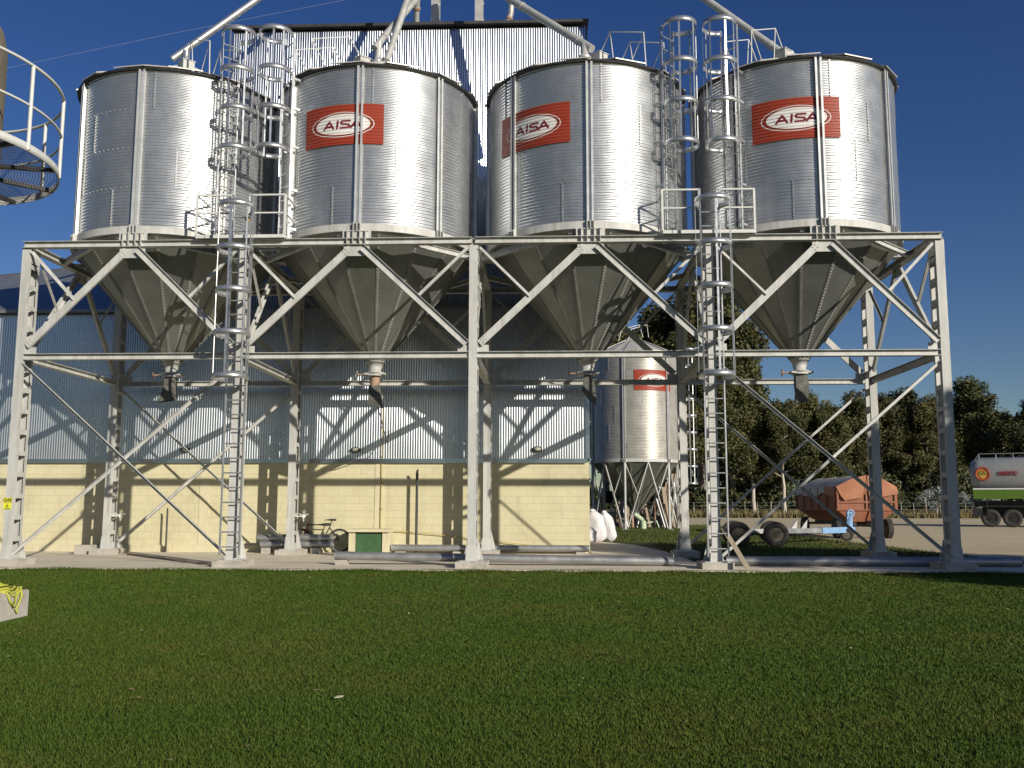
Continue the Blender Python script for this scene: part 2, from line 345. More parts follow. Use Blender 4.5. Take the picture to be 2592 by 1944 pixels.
# ---------------------------------------------------------------- support frame
PX = [-9.8, -5.02, 0, 4.997, 9.8]; YB = 4.405; YD = .40; PW = .18
SX = [-7.445, -2.53, 2.50, 7.445]; SY = 2.4; SR = 2.316
ZT = 7.02; ZM = 4.543; ZF = .18
stand = thing("steel_stand", "pale grey steel frame of laced posts and diagonal braces under the four silos", "steel frame", (0, 2.4, 0))
PO = Vector((0, -2.4, 0))
def part(mb, name, mat=PAINT, parent=None): 
    parent = parent or stand
    o = mb.build(name, mat, parent)
    if parent is stand: o.location = PO
    return o
def post_mesh():
    mb = MB(); z0, z1 = ZF, ZT-.14
    mb.ext((0,0,z0), (0,0,z1), [(-PW/2,0),(-PW/2,-.075),(-PW/2+.009,-.075),(-PW/2+.009,-.009),(PW/2-.009,-.009),(PW/2-.009,-.075),(PW/2,-.075),(PW/2,0)][::-1], (0,-1,0))
    mb.ext((0,YD,z0), (0,YD,z1), [(-PW/2,0),(-PW/2,.075),(-PW/2+.009,.075),(-PW/2+.009,.009),(PW/2-.009,.009),(PW/2-.009,.075),(PW/2,.075),(PW/2,0)], (0,-1,0))
    z = z0+.42
    while z < z1-.1:
        for sx in (-1, 1): mb.box((sx*(PW/2+.004), YD/2, z), (.008, YD-.03, .10))
        z += .452
    for sx in (-1, 1):
        mb.box((sx*(PW/2+.004), YD/2, z1-.17), (.008, YD-.02, .3))
        mb.box((sx*(PW/2+.004), YD/2, z0+.09), (.008, YD-.02, .16))
        for y, gw, gh in ((.006, .04, .32), (YD-.006, .125, .46)):   # triangular foot gussets
            mb.poly([(sx*PW/2, y, z0+.01), (sx*(PW/2+gw), y, z0+.01), (sx*(PW/2+.015), y, z0+gh), (sx*PW/2, y, z0+gh)], .01, (0,1,0))
    mb.box((0, YD/2, z0+.008), (.5, .58, .016))
    return mb.mesh("post", PAINT)
pm = post_mesh()
fmb = MB(); fmb.box((0, YD/2, (ZF+.0)/2), (.64, .78, ZF)); fm = fmb.mesh("footing", CONC)
for y in (0, YB):
    for x in PX:
        p = obj("post", pm, stand, PO+Vector((x, y, 0))); obj("footing", fm, stand, PO+Vector((x, y, 0)))
YFB = YB+YD-.0   # outer face of the rear posts
# long beams (I sections), front and rear
IB = ibeam(.14, .17); MBm = ibeam(.13, .17)
for yy, sgn in ((.02, 1), (YFB-.02, -1)):
    for x0, x1 in ((PX[0]-.06, PX[2]-.03), (PX[2]+.03, PX[4]+.06)):
        mb = MB(); mb.ext((x0, yy, ZT-.07), (x1, yy, ZT-.07), IB); part(mb, "top_beam")
    for i in range(4):
        mb = MB(); mb.ext((PX[i]+PW/2+.012, yy+sgn*.04, ZM-.065), (PX[i+1]-PW/2-.012, yy+sgn*.04, ZM-.065), MBm)
        for xe in (PX[i]+PW/2+.12, PX[i+1]-PW/2-.12): mb.box((xe, yy+sgn*.04, ZM+.02), (.24, .012, .26))
        part(mb, "middle_beam")
for x in PX:
    mb = MB(); mb.ext((x, .08, ZT-.072), (x, YFB-.08, ZT-.072), IB); part(mb, "cross_beam")
    mb = MB(); mb.ext((x, YD+.01, ZM-.067), (x, YB-.01, ZM-.067), MBm); part(mb, "cross_beam")
KC = chan(.15, .06, .009)
def knee(p0, p1, up, flip):
    mb = MB(); mb.ext(p0, p1, chan(.15, .06, .009, flip), up); part(mb, "knee_brace")
    return Vector(p0), Vector(p1)
def strut(p0, p1):
    mb = MB(); mb.ext(p0, p1, angl(.06, .007)); mb.box(p1, (.09, .012, .09)); part(mb, "strut")
zk0, zk1 = ZM+.17, ZT-.20
for yy, sgn in ((-.008, 1), (YFB+.008, -1)):
    for i in range(4):
        a, b = PX[i]+PW/2+.05, PX[i+1]-PW/2-.05; c = SX[i]
        for e, d in ((a, -1), (b, 1)):
            p0 = Vector((e, yy, zk0)); p1 = Vector((c+d*.13, yy, zk1))
            mb = MB(); dd = (p1-p0).normalized(); upv = Vector((-dd.z, 0, dd.x))*(1 if dd.x > 0 else -1)
            # left brace shows its flat web to the front, right brace its open side
            front = (d < 0) == (sgn > 0)
            prof = chan(.15, .06, .009, 1 if (dd.x > 0) == (not front) else -1)
            if front: prof = [(x, y) for x, y in prof]
            mb.ext(p0, p1, prof, upv)
            for f in (.03, .055, .945, .97):
                for o_ in (-.04, .04): mb.box(p0.lerp(p1, f)+upv.normalized()*o_-Vector((0, sgn*.006, 0)), (.024, .014, .024))
            part(mb, "knee_brace")
            q = p0.lerp(p1, .47); strut((e-d*(-.03), yy+sgn*.02, ZT-.24), (q.x, yy+sgn*.02, q.z))
        # bearing bracket under the middle of each bay
        mb = MB()
        for k in (-.2, -.075, .075, .2): mb.box((c+k, yy+sgn*-.0-.0*sgn, ZT+.03), (.012, .13, .30))
        mb.box((c, yy+sgn*.02, ZT+.10), (.62, .012, .16)); mb.box((c, yy+sgn*.02, ZT-.26), (.56, .012, .24))
        mb.box((c, yy+sgn*.07, ZT+.17), (.5, .16, .016))
        part(mb, "bearing_bracket")
for x in PX:
    for y0, d in ((YD+.05, 1), (YB-.05, -1)):
        p0 = Vector((x, y0, zk0)); p1 = Vector((x, SY-d*.13, zk1)); dd = (p1-p0).normalized()
        mb = MB(); mb.ext(p0-Vector((.03,0,0)), p1-Vector((.03,0,0)), chan(.15, .06, .009, 1 if d > 0 else -1), Vector((0, -dd.z*d, abs(dd.y))))
        part(mb, "knee_brace")
        q = p0.lerp(p1, .5); mb = MB(); mb.ext((x, y0+d*.02, ZT-.26), q, angl(.06, .007)); mb.box(q, (.012, .1, .1)); part(mb, "strut")
    mb = MB(); mb.box((x, SY, ZT-.24), (.012, .5, .24)); mb.box((x, SY, ZT+.03), (.13, .012, .16)); mb.box((x, SY, ZT+.09), (.5, .3, .016)); part(mb, "bearing_bracket")
for i in range(4):
    for px, sx in ((PX[i], 1), (PX[i+1], -1)):
        for py, sy in ((.06, 1), (YFB-.06, -1)):
            mb = MB(); mb.ext((px+sx*1.46, py, ZT-.075), (px+sx*.06, py+sy*1.44, ZT-.075), ibeam(.12, .09)); part(mb, "corner_beam")
def xbrace(i, y):
    a, b = PX[i]+PW/2, PX[i+1]-PW/2
    for k, (p0, p1) in enumerate((((a, y, ZM-.2), (b+.02, y, ZF+.12)), ((a-.02, y+.05, ZF+.12), (b, y+.05, ZM-.2)))):
        mb = MB(); mb.ext(p0, p1, angl(.065, .008), (0,-1,0)); part(mb, "cross_brace")
for i in (0, 3):
    xbrace(i, .03); xbrace(i, YFB-.05)

for x in (PX[0], PX[1]):
    mb = MB(); c0 = Vector((x+.32, YB+.1, 1.02)); mb.tube([(x+.1, YB+.1, 1.02), c0], .016, 8); mb.ring(c0, (.35,-1,0), .03, .02, 12, 6)
    for k in range(3):
        a_ = 2.1*k+.5; mb.tube([c0, c0+Vector((math.cos(a_)*.13, math.cos(a_)*.04, math.sin(a_)*.13))], .011, 6)
    part(mb, "hand_crank", WHITE)
# ---------------------------------------------------------------- silos
ZB0, ZS0, ZS1 = 7.21, 7.36, 10.99
def sign_mesh(sc_=1.0):
    W = .935; H = .46; na, nz = 360, 190
    A = np.linspace(-W, W, na); Zl = np.linspace(-H, H, nz); U, V = np.meshgrid(A, Zl)
    red = np.array([.30,.042,.020]); mar = np.array([.17,.015,.03]); wh = np.array([.74,.72,.70])
    segs = []
    def letter(kind, x0, wd, h):
        q = {'A': [((0,0),(.5,1)), ((.5,1),(1,0)), ((.22,.30),(.78,.30))], 'I': [((.5,0),(.5,1))],
             'S': [((1,.97),(.12,.97)), ((.12,.97),(.0,.80)), ((0,.80),(.1,.56)), ((.1,.56),(.9,.46)), ((.9,.46),(1,.22)), ((1,.22),(.88,.03)), ((.88,.03),(0,.03))]}[kind]
        for (a, b), (c, d) in q:
            sh = .10
            segs.append((x0+a*wd+sh*b*h, (b-.5)*h, x0+c*wd+sh*d*h, (d-.5)*h))
    x = -.415
    for ch, wd in (('A',.23),('I',.10),('S',.20),('A',.23)):
        letter(ch, x, wd, .165); x += wd+(.035 if ch != 'I' else .03)
    def dist(u, v):
        d = np.full(u.shape, 9.)
        for x0, y0, x1, y1 in segs:
            dx, dy = x1-x0, y1-y0; t = np.clip(((u-x0)*dx+(v-y0)*dy)/(dx*dx+dy*dy), 0, 1)
            d = np.minimum(d, np.hypot((u-x0-t*dx)*.9, v-y0-t*dy))
        return d
    col = np.zeros(U.shape+(3,))
    offs = [(-.25,-.25),(.25,-.25),(-.25,.25),(.25,.25)]
    for ox, oz in offs:
        u = U+ox*(2*W/na); v = V+oz*(2*H/nz); c = np.tile(red, u.shape+(1,))
        e1 = (u/.735)**2+(v/.285)**2; e2 = (u/.715)**2+(v/.268)**2; e3 = ((u-.012)/.635)**2+((v-.004)/.238)**2
        c[e1 < 1] = wh; c[e2 < 1] = red*.72; c[e3 < 1] = wh
        c[dist(u, v) < .024] = mar
        col += c/4
    for bx, bz in ((-.45,-.02),(-.40,-.10),(-.38,.04),(.47,.03),(.43,.10),(.46,-.03)):
        col[np.hypot(U-bx, V-bz) < .014] = (.25,.24,.22)
    ang = U*sc_/SR; wave = .006*np.cos(2*np.pi*(9.635+V*sc_-ZS0)/.0753)
    Rr = SR+.030+wave
    me = gridmesh("sign_panel", Rr*np.sin(ang), -Rr*np.cos(ang), 9.635+V*sc_, SIGNM)
    ca = me.color_attributes.new("Col", 'FLOAT_COLOR', 'POINT')
    ca.data.foreach_set("color", np.concatenate([col.reshape(-1, 3), np.ones((col.size//3, 1))], 1).astype(np.float32).ravel())
    return me
SIGN = sign_mesh()
def shell_mesh(z0, z1, nring, mat=GALV):
    nz = int((z1-z0)/.0753*8)+1; Z = np.linspace(z0, z1, nz); A = np.linspace(0, 2*np.pi, 193)
    U, V = np.meshgrid(A, Z); Rr = SR+.006*np.cos(2*np.pi*(V-z0)/.0753)
    # each sheet sits a hair differently: tiny radius ripple and dents
    ring = np.floor((V-z0)/((z1-z0)/nring)); Rr = Rr+.0010*np.sin(U*5+ring*1.7)+.0007*np.sin(U*11+ring*2.9+V*2)
    X, Y = Rr*np.sin(U), -Rr*np.cos(U)
    me = gridmesh("shell", X, Y, V, mat)
    return me
def seams_mb(z0, z1, nring):
    mb = MB(); h = (z1-z0)/nring
    for k in range(nring):
        off = [-15.0, 20, -31, 6.5][k % 4]
        for j in range(6):
            a = R_(off+60*j); zz0, zz1 = z0+k*h+.01, z0+(k+1)*h-.01; r = SR+.008
            for s in (-1, 1):
                pass
            mb.bar((r*math.sin(a), -r*math.cos(a), zz0), (r*math.sin(a), -r*math.cos(a), zz1), .010, .035, (math.cos(a), math.sin(a), 0))
            for b in range(14):
                zb = zz0+(b+.5)*(zz1-zz0)/14; mb.box(((r+.006)*math.sin(a), -(r+.006)*math.cos(a), zb), (.022, .022, .022), a)
        if k:
            for j in range(110):
                a = 2*math.pi*j/110; r = SR+.012; mb.box((r*math.sin(a), -r*math.cos(a), z0+k*h), (.018, .012, .018), a)
    return mb
def make_silo(label, z0=ZS0, z1=ZS1, nring=4, stiff=8, soff=0, mat=GALV):
    t = thing("hopper_silo", label, "silo", (0,0,0))
    obj("shell", shell_mesh(z0, z1, nring, mat), t)
    seams_mb(z0, z1, nring).build("seam_rivets", PIPE, t)["kind"] = "stuff"
    mb = MB(); zr = z0-.15   # ring beam at the foot of the shell
    mb.lathe([(SR-.02, zr), (SR+.045, zr), (SR+.045, z0+.01), (SR-.02, z0+.01), (SR-.02, zr)], 96, smooth=False); mb.build("ring_beam", PAINT, t)
    zc = z0-.18-(7.18-4.70)   # hopper
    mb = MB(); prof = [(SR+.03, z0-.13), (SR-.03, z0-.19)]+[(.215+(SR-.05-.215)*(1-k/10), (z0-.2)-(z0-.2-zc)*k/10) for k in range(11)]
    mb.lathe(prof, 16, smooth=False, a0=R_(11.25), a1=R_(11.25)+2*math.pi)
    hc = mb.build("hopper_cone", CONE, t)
    mb = MB()
    for k in range(16):
        a = R_(11.25+22.5*k); n_ = 44
        p0 = Vector((SR-.05, 0, z0-.2)); p1 = Vector((.215, 0, zc))
        pt = lambda f, o: (lambda r, z: Vector((r*math.sin(a), -r*math.cos(a), z)))((p0.x+(p1.x-p0.x)*f)+o*.75, p0.z+(p1.z-p0.z)*f-o*.65)
        mb.bar(pt(0, .004), pt(1, .004), .07, .006, (math.sin(a)*.75, -math.cos(a)*.75, -.65))
        for b in range(n_):
            mb.box(pt((b+.5)/n_, .012), (.022, .022, .016), a)
    mb.build("cone_rivets", DULL, hc)["kind"] = "stuff"
    mb = MB()   # neck, gate, handwheel
    mb.lathe([(.222, zc), (.222, zc-.03), (.20, zc-.02), (.13, zc-.26), (.205, zc-.26), (.205, zc-.285), (.12, zc-.285), (.12, zc-.33), (.20, zc-.33), (.20, zc-.355), (0, zc-.355)], 20)
    mb.box((.02, 0, zc-.307), (.5, .3, .04)); mb.build("outlet_neck", PAINT, t)
    mb = MB(); mb.tube([(-.14, -.02, zc-.307), (-.42, -.02, zc-.307)], .018, 8); mb.ring((-.42, -.02, zc-.307), (1,0,0), .075, .012); mb.build("gate_handwheel", RUST, t)
    mb = MB()   # roof: lapped radial panels, dark eave
    nS = 24
    zro = z1+.02
    for k in range(nS):
        a0, a1 = 2*math.pi*k/nS, 2*math.pi*(k+1)/nS; dz = .04 if k % 2 else 0.0; ro = SR+(.125 if k % 2 else .085); am = .02
        q = []
        for a in (a0-am, a1+am):
            for r, z in ((ro, zro+dz), (.32, zro+dz+(ro-.32)*.455)):
                q.append(Vector((r*math.sin(a), -r*math.cos(a), z)))
        lo = [v-Vector((0,0,.025)) for v in q]
        mb.add(q+lo, [(0,2,3,1),(4,5,7,6),(0,4,6,2),(1,3,7,5),(0,1,5,4),(2,6,7,3)])
    rf = mb.build("roof", ROOFM, t)
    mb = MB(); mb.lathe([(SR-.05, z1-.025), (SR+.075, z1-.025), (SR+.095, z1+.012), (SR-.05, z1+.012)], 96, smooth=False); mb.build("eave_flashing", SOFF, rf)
    za = zro+(SR-.2)*.455
    mb = MB(); mb.lathe([(.45, za-.1), (.45, za+.04), (.30, za+.12), (.13, za+.14), (.13, za+.3), (0, za+.3)], 24); mb.build("roof_cap", PAINT, rf)
    for k in range(stiff):
        a = R_(soff+360/stiff*k); mb = MB()
        c, s = math.cos(a), math.sin(a); rad = Vector((s, -c, 0)); tan = Vector((c, s, 0))
        for e in (-1, 1):   # two folded channels back to back
            mb.bar(rad*(SR+.045)+tan*e*.034+Vector((0,0,z0-.0)), rad*(SR+.045)+tan*e*.034+Vector((0,0,z1-.03)), .075, .008, tan)
            mb.bar(rad*(SR+.082)+tan*e*.052+Vector((0,0,z0)), rad*(SR+.082)+tan*e*.052+Vector((0,0,z1-.03)), .045, .006, rad)
        mb.bar(rad*(SR+.012)+Vector((0,0,z0)), rad*(SR+.012)+Vector((0,0,z1-.03)), .15, .006, rad)
        o = mb.build("stiffener", STIF, t)
        mb = MB()
        for e in (-.075, 0, .075): mb.box(rad*(SR+.07)+tan*e+Vector((0,0,z0-.08)), (.014, .12, .19), a)
        mb.build("bearing_foot", PAINT, o)
    return t, zc, za
silo1, zc, za = make_silo("leftmost big silo on the steel frame, plain with no red panel")
silo1.location = (SX[0], SY, 0)
def roofrails(t, side):
    # two trapezoid guard rails running from the ladder head up the roof
    a = R_(45*side); rad = Vector((math.sin(a), -math.cos(a), 0)); tan = Vector((math.cos(a), math.sin(a), 0))
    for e in (-1, 1):
        P = lambda r, h: rad*r+tan*e*.36+Vector((0,0,ZS1+.06+(SR-r)*.455+h))
        mb = MB(); mb.tube([P(2.2,0), P(2.15,.8), P(1.15,.75), P(.75,.02)], .014, 6); mb.tube([P(2.15,.8), P(1.75,0)], .010, 6); mb.tube([P(1.15,.75), P(1.25,0)], .012, 6)
        mb.build("roof_handrail", RAIL, t)
    mb = MB(); q = rad*.75+tan*(-.3*side)+Vector((0,0,ZS1+.06+(SR-.85)*.455)); mb.box(q+Vector((0,0,.06)), (.28,.28,.3), a); mb.box(q+Vector((0,0,.21)), (.32,.32,.02), a); mb.build("roof_hatch", PAINT, t)
silos = [silo1]
LAB = [None, "second big silo from the left, red panel cut by its centre rib, bright cladding behind",
       "third big silo from the left, red panel toward its left edge",
       "rightmost big silo, red panel cut by its centre rib, open sky on its right"]
for i in (1, 2, 3):
    s = copy_tree(silo1); s.location = (SX[i], SY, 0); s["label"] = LAB[i]; silos.append(s)
for i, a in ((1, -10.35), (2, -33.5), (3, -12.1)):
    o = obj("sign_panel", SIGN, silos[i]); o.rotation_euler = (0, 0, R_(a))
for s in silos: s["group"] = "four hopper silos on the steel frame"
for i, sd_ in ((0, 1), (1, -1), (2, 1), (3, -1)): roofrails(silos[i], sd_)
# discharge boots, each of its own shape
def boot(i, pts_top, rows):
    mb = MB(); n = len(rows[0][0]); vs = []
    for prof in rows: vs += [Vector(p) for p in prof[0]]
    fs = [(r*n+k, r*n+(k+1)%n, (r+1)*n+(k+1)%n, (r+1)*n+k) for r in range(len(rows)-1) for k in range(n)]
    mb.add(vs, fs)
    return mb
def rect(cx, cy, z, wx, wy, tilt=0): return ([(cx-wx, cy-wy, z-tilt), (cx+wx, cy-wy, z+tilt), (cx+wx, cy+wy, z+tilt), (cx-wx, cy+wy, z-tilt)],)
zg = zc-.355
specs = [[rect(0,0,zg,.11,.11), rect(-.01,0,zg-.20,.12,.10), rect(-.03,-.02,zg-.40,.15,.12), rect(-.06,-.05,zg-.58,.20,.07,.03)],
         [rect(0,0,zg-.22,.12,.11), rect(.0,0,zg-.30,.13,.10), rect(.02,-.03,zg-.52,.15,.12), rect(.04,-.06,zg-.72,.17,.05,-.05)],
         [rect(0,0,zg,.09,.09), rect(.02,0,zg-.14,.12,.1), rect(.03,0,zg-.36,.16,.09), rect(.10,-.03,zg-.62,.10,.06,-.08)],
         [rect(0,0,zg,.12,.11), rect(.02,.0,zg-.22,.15,.1), rect(.02,-.03,zg-.42,.14,.1,.02), rect(-.02,-.05,zg-.66,.14,.06,.02)]]
for i, sp in enumerate(specs):
    if i == 1:
        mb = MB(); mb.tube([(0,0,zg), (0,0,zg-.24)], .115, 16); mb.build("outlet_pipe", RUST, silos[i])
    boot(i, None, sp).build("discharge_boot", CANVAS, silos[i])

# ---------------------------------------------------------------- caged ladders and platforms
def caged(label, base, rz, z0, z1, hoops, width=.41, rung0=None, R=.37):
    t = thing("caged_ladder", label, "ladder", (base[0], base[1], z0), "caged ladders on the silo frame", rz)
    Z = lambda z: z-z0
    for sx in (-1, 1):
        mb = MB(); mb.box((sx*width/2, 0, (z1-z0)/2), (.025, .06, z1-z0)); mb.build("stile", HOOP, t)
    z = rung0 or z0+.15
    mb = MB(); mb.tube([(-width/2, 0, 0), (width/2, 0, 0)], .015, 6); rm = mb.mesh("rung", HOOP)
    while z < z1-.05:
        obj("rung", rm, t, (0, 0, Z(z))); z += .305
    for h in hoops:
        mb = MB(); pts = []; a0 = R_(34)
        cy = -.36; n = 28
        ring = [(-width/2-.012, .0)]+[(-R*math.sin(a0+(2*math.pi-2*a0)*k/n), cy+R*math.cos(a0+(2*math.pi-2*a0)*k/n)) for k in range(n+1)]+[(width/2+.012, .0)]
        vs = []; 
        for dz in (-.058, .058):
            for off in (0, .005):
                for x, y in ring:
                    l = math.hypot(x, y-cy) or 1; vs.append((x+x/l*off, y+(y-cy)/l*off, Z(h)+dz))
        m_ = len(ring); fs = []
        for k in range(m_-1):
            fs += [(k, k+1, 2*m_+k+1, 2*m_+k), (m_+k, 3*m_+k, 3*m_+k+1, m_+k+1), (k, m_+k, m_+k+1, k+1), (2*m_+k, 2*m_+k+1, 3*m_+k+1, 3*m_+k)]
        mb.add(vs, fs, True); mb.build("cage_hoop", HOOP, t)
    for ad in (90, 125, 180, 235, 270):
        a = R_(ad); mb = MB(); x, y = -(R-.005)*math.sin(a), -.36+(R-.005)*math.cos(a)
        mb.box((x, y, (Z(hoops[0])+Z(hoops[-1]))/2), (.042, .006, hoops[-1]-hoops[0]+.06), a); mb.build("cage_strap", HOOP, t)
    return t
HB = [3.95, 4.86, 5.76, 6.66, 7.60]
caged("galvanised caged ladder up the second front post from the left", (-4.995, -.15), 0, .30, 7.98, HB, rung0=.46)
caged("galvanised caged ladder up the fourth front post, beside the bright green trees", (5.01, -.15), 0, .30, 7.98, HB, rung0=.46)
HS = [9.17, 10.08, 11.0, 11.92]
for i, sgn, lb in ((0, 1, "caged ladder on the right flank of the plain leftmost big silo"), (1, -1, "caged ladder on the left flank of the second big silo"),
                   (2, 1, "caged ladder on the right flank of the third big silo against the sky"), (3, -1, "caged ladder on the left flank of the rightmost big silo")):
    a = R_(45*sgn); rr = SR+.20
    t = caged(lb, (SX[i]+rr*math.sin(a), SY-rr*math.cos(a)), a, 7.06, 12.0, HS, .42, 7.2)
    for z in (7.4, 8.3, 9.3, 10.2, 10.9):
        for sx in (-1, 1):
            mb = MB(); mb.box((sx*.21, .09, z-7.06), (.05, .17, .05)); mb.build("bracket", HOOP, t)
def platform(xc, label):
    t = thing("access_platform", label, "platform", (xc, .3, 7.02), "access platforms between silos")
    w2 = .965; y0, y1 = -.45, .55
    mb = MB()
    for a, b in (((-w2,y0),(w2,y0)), ((-w2,y1),(w2,y1)), ((-w2,y0),(-w2,y1)), ((w2,y0),(w2,y1))):
        mb.bar((a[0],a[1],.03), (b[0],b[1],.03), .05, .07)
    mb.build("platform_frame", RAIL, t)
    mb = MB()
    for k in range(40): 
        x = -w2+.03+k*(2*w2-.06)/39
        if abs(x-.0) < .3 and False: continue
        mb.box((x, (y0+y1)/2, .055), (.006, y1-y0-.05, .025))
    for k in range(6): mb.box((0, y0+.08+k*.17, .056), (2*w2-.05, .006, .02))
    mb.build("platform_grating", DARK, t)
    for sx in (-1, 1):
        mb = MB(); z1, z2 = .95, .55; xi = sx*.19; xo = sx*w2
        mb.bar((xi,y0,.5), (xi,y0,z1), .04, .04); mb.bar((xo,y0,.06), (xo,y0,z1), .045, .045)
        mb.bar((xi-sx*.02,y0,z1), (xo+sx*.02,y0,z1), .04, .035); mb.bar((xi,y0,z2), (xo,y0,z2), .03, .03)
        mb.bar((xo,y0,z1-.002), (xo,y1-.1,z1-.002), .032, .032); mb.bar((xo,y0,z2), (xo,y1-.1,z2), .028, .028)
        mb.bar((xo,y1-.1,.06), (xo,y1-.1,z1), .035, .035); mb.build("guard_rail", RAIL, t)
    return t
platform(-5.03, "small railed platform between the first and second big silos at the ladder top")
platform(4.98, "small railed platform between the third and fourth big silos at the ladder top")
mb = MB(); mb.box((-4.93, -.02, 7.33), (.10, .3, .6)); 
mb = MB(); mb.box((0,0,0), (.15, .004, .07)); wt = mb.build("warning_tag", YELL, None, (-4.86, -.16, 7.42)); tag(wt, "tiny yellow warning tag behind the left ladder cage above the platform", "tag")
mb = MB()
for k in range(4): mb.box((-.05+k*.033, -.0035, 0), (.012, .003, .035))
mb.build("warning_lettering", BLACK, wt)

# ---------------------------------------------------------------- sheds behind the silos
YW = 5.7
shed = thing("storage_shed", "long cream and galvanised shed with a tall bright upper storey behind the silos", "shed", (-10.3, 10, 0))
SO = -Vector((-10.3, 10, 0))
def spart(me_or_mb, name, mat=None):
    if isinstance(me_or_mb, MB): o = me_or_mb.build(name, mat, shed)
    else: o = obj(name, me_or_mb, shed)
    o.location = SO; return o
XR = 2.66; XL = -23.3
mb = MB(); mb.box(((XL+XR)/2, YW+.1, 1.24), (XR-XL, .2, 2.40)); mb.box((XR-.1, 11, 1.24), (.2, 10.3, 2.40)); spart(mb, "block_wall", BLOCK)
for x in (-7.75, -2.97):
    mb = MB(); mb.box((x, YW-.004, 1.24), (.26, .02, 2.395)); spart(mb, "pilaster", CREAM)
mb = MB(); mb.box(((XL+XR)/2, YW-.02, .135), (XR-XL, .10, .19)); spart(mb, "plinth", CREAM)
mb = MB(); mb.box(((XL+XR-.05)/2, YW-.03, 2.495), (XR-XL-.1, .10, .10)); mb.bar((XL, YW-.07, 2.45), (XR-.08, YW-.07, 2.45), .012, .05); spart(mb, "flashing", CLAD)
def corr(x0, x1, z0, z1, y):
    n = int((x1-x0)/.068*8); X1 = np.linspace(x0, x1, n); Z1 = np.linspace(z0, z1, 7)
    X, Z = np.meshgrid(X1, Z1); sh = np.floor(X/.82)
    Y = y+.0064*np.cos(2*np.pi*X/.068)+.002*np.sin(sh*2.3+Z*.8)
    return X, Y, Z
X, Y, Z = corr(XL, XR-.1, 2.54, 6.75, YW); spart(gridmesh("wall_cladding", X, Y, Z, noisy("wall_sheet", (.42,.45,.49), (.51,.54,.58), .6, .24, .85, .3)), "wall_cladding")
XT = -7.45
X, Y, Z = corr(XT, XR-.03, 6.70, 14.82, YW-.012); spart(gridmesh("upper_cladding", X, Y, Z, CLAD), "upper_cladding")
for c_, d_ in (((XR-.04, YW, 4.65), (.12, .06, 4.22)), ((XT-.01, YW, 10.8), (.05, .06, 8.0)), ((XR-.02, YW, 10.8), (.05, .07, 8.0))):
    mb = MB(); mb.box(c_, d_); spart(mb, "corner_flashing", CLAD)
# side walls, back
mb = MB(); mb.box((XR-.06, 11, 8.6), (.05, 10.4, 12.4)); mb.box((XT+.03, 11, 10.6), (.05, 10.4, 8.2)); mb.box(((XT+XR)/2, 16.2, 10.6), (XR-XT, .05, 8.2)); mb.box((-10.3, 26, 3.4), (26, .1, 6.7)); mb.box((XL, 16, 3.4), (.1, 20, 6.7)); spart(mb, "side_wall", CLAD)
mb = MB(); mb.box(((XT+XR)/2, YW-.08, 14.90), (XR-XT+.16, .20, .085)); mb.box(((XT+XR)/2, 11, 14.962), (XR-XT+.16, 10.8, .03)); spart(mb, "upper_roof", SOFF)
# hipped lower roof: plane rising .4 per metre from the eave
sl = .4; ze = 6.77; RY = 16.
zr_ = ze+sl*(RY-YW); hx = XL+(RY-YW)*.93
mb = MB(); ev = YW-.22; ze2 = ze-.22*sl
mb.add([(XL-.2, ev, ze2), (XT+.02, ev, ze2), (XT+.02, RY, zr_), (hx, RY, zr_), (XL-.2, 26.2, ze2), (XT+.02, 26.2, ze2)], [(0,1,2,3), (0,3,4), (3,2,5,4)])
mb.bar((XL-.2, ev+.02, ze2-.05), (XT, ev+.02, ze2-.05), .05, .09); spart(mb, "lower_roof", noisy("roof_sheet", (.20,.215,.235), (.27,.285,.305), 2, .5, .6))
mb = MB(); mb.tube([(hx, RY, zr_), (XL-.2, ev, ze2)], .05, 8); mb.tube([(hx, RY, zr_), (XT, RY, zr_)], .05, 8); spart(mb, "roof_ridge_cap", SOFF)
for x, z, lb in ((1.27, 2.80, "oval wall lamp near the right end of the shed cladding"), (-3.64, 2.78, "oval wall lamp between the second and third front posts"), (-8.32, 2.79, "oval wall lamp on the cladding behind the left end bay")):
    t = thing("wall_lamp", lb, "lamp", (x, YW-.03, z), "oval lamps on the shed wall")
    mb = MB(); mb.lathe([(0,-.05),(.10,-.05),(.115,-.03),(.115,.0),(0,.0)], 20); o = mb.build("lamp_body", BLACK, t); o.rotation_euler = (R_(90), 0, 0); o.scale = (1.15, .68, 1); o.location = (0, -.05, 0)
    mb = MB(); mb.lathe([(.085,0),(.07,.035),(.035,.055),(0,.06)], 20); o = mb.build("lamp_glass", GLASS, t); o.rotation_euler = (R_(90), 0, 0); o.scale = (1.15, .68, 1); o.location = (0, -.05, 0)
# thin posts by the wall, pipework
def wallpole(x, r, h, mat, label):
    t = thing("wall_pole", label, "pole", (x, YW-.3, .05)); mb = MB(); mb.tube([(0,0,0), (0,0,h)], r, 10); mb.build("pole_shaft", mat, t)
    mb = MB(); mb.tube([(0,0,h), (.01,-.03,h+.05), (.03,-.06,h+.06)], r*.8, 8); mb.build("pole_hook", mat, t)
    mb = MB(); mb.box((.03,.05,.11), (.10,.09,.22)); mb.build("pole_base", CREAM, t)
wallpole(-8.62, .024, 1.10, DARK, "short thin dark pole by the block wall in the left end bay")
wallpole(-1.92, .036, 2.12, DARK, "taller dark pole by the block wall right of the green hatch")
t = thing("gas_pipe", "thin yellow pipe down the block wall and sloping to the right", "pipe", (-2.9, YW-.03, 0))
mb = MB(); mb.tube([(-.02,-.02,3.9), (-.02,-.02,.72), (.0,-.04,.68), (.2,-.05,.64), (1.65,-.05,.52), (3.18,-.05,.34), (4.13,-.05,.25)], .010, 8); mb.build("pipe_run", YELL, t)
mb = MB()
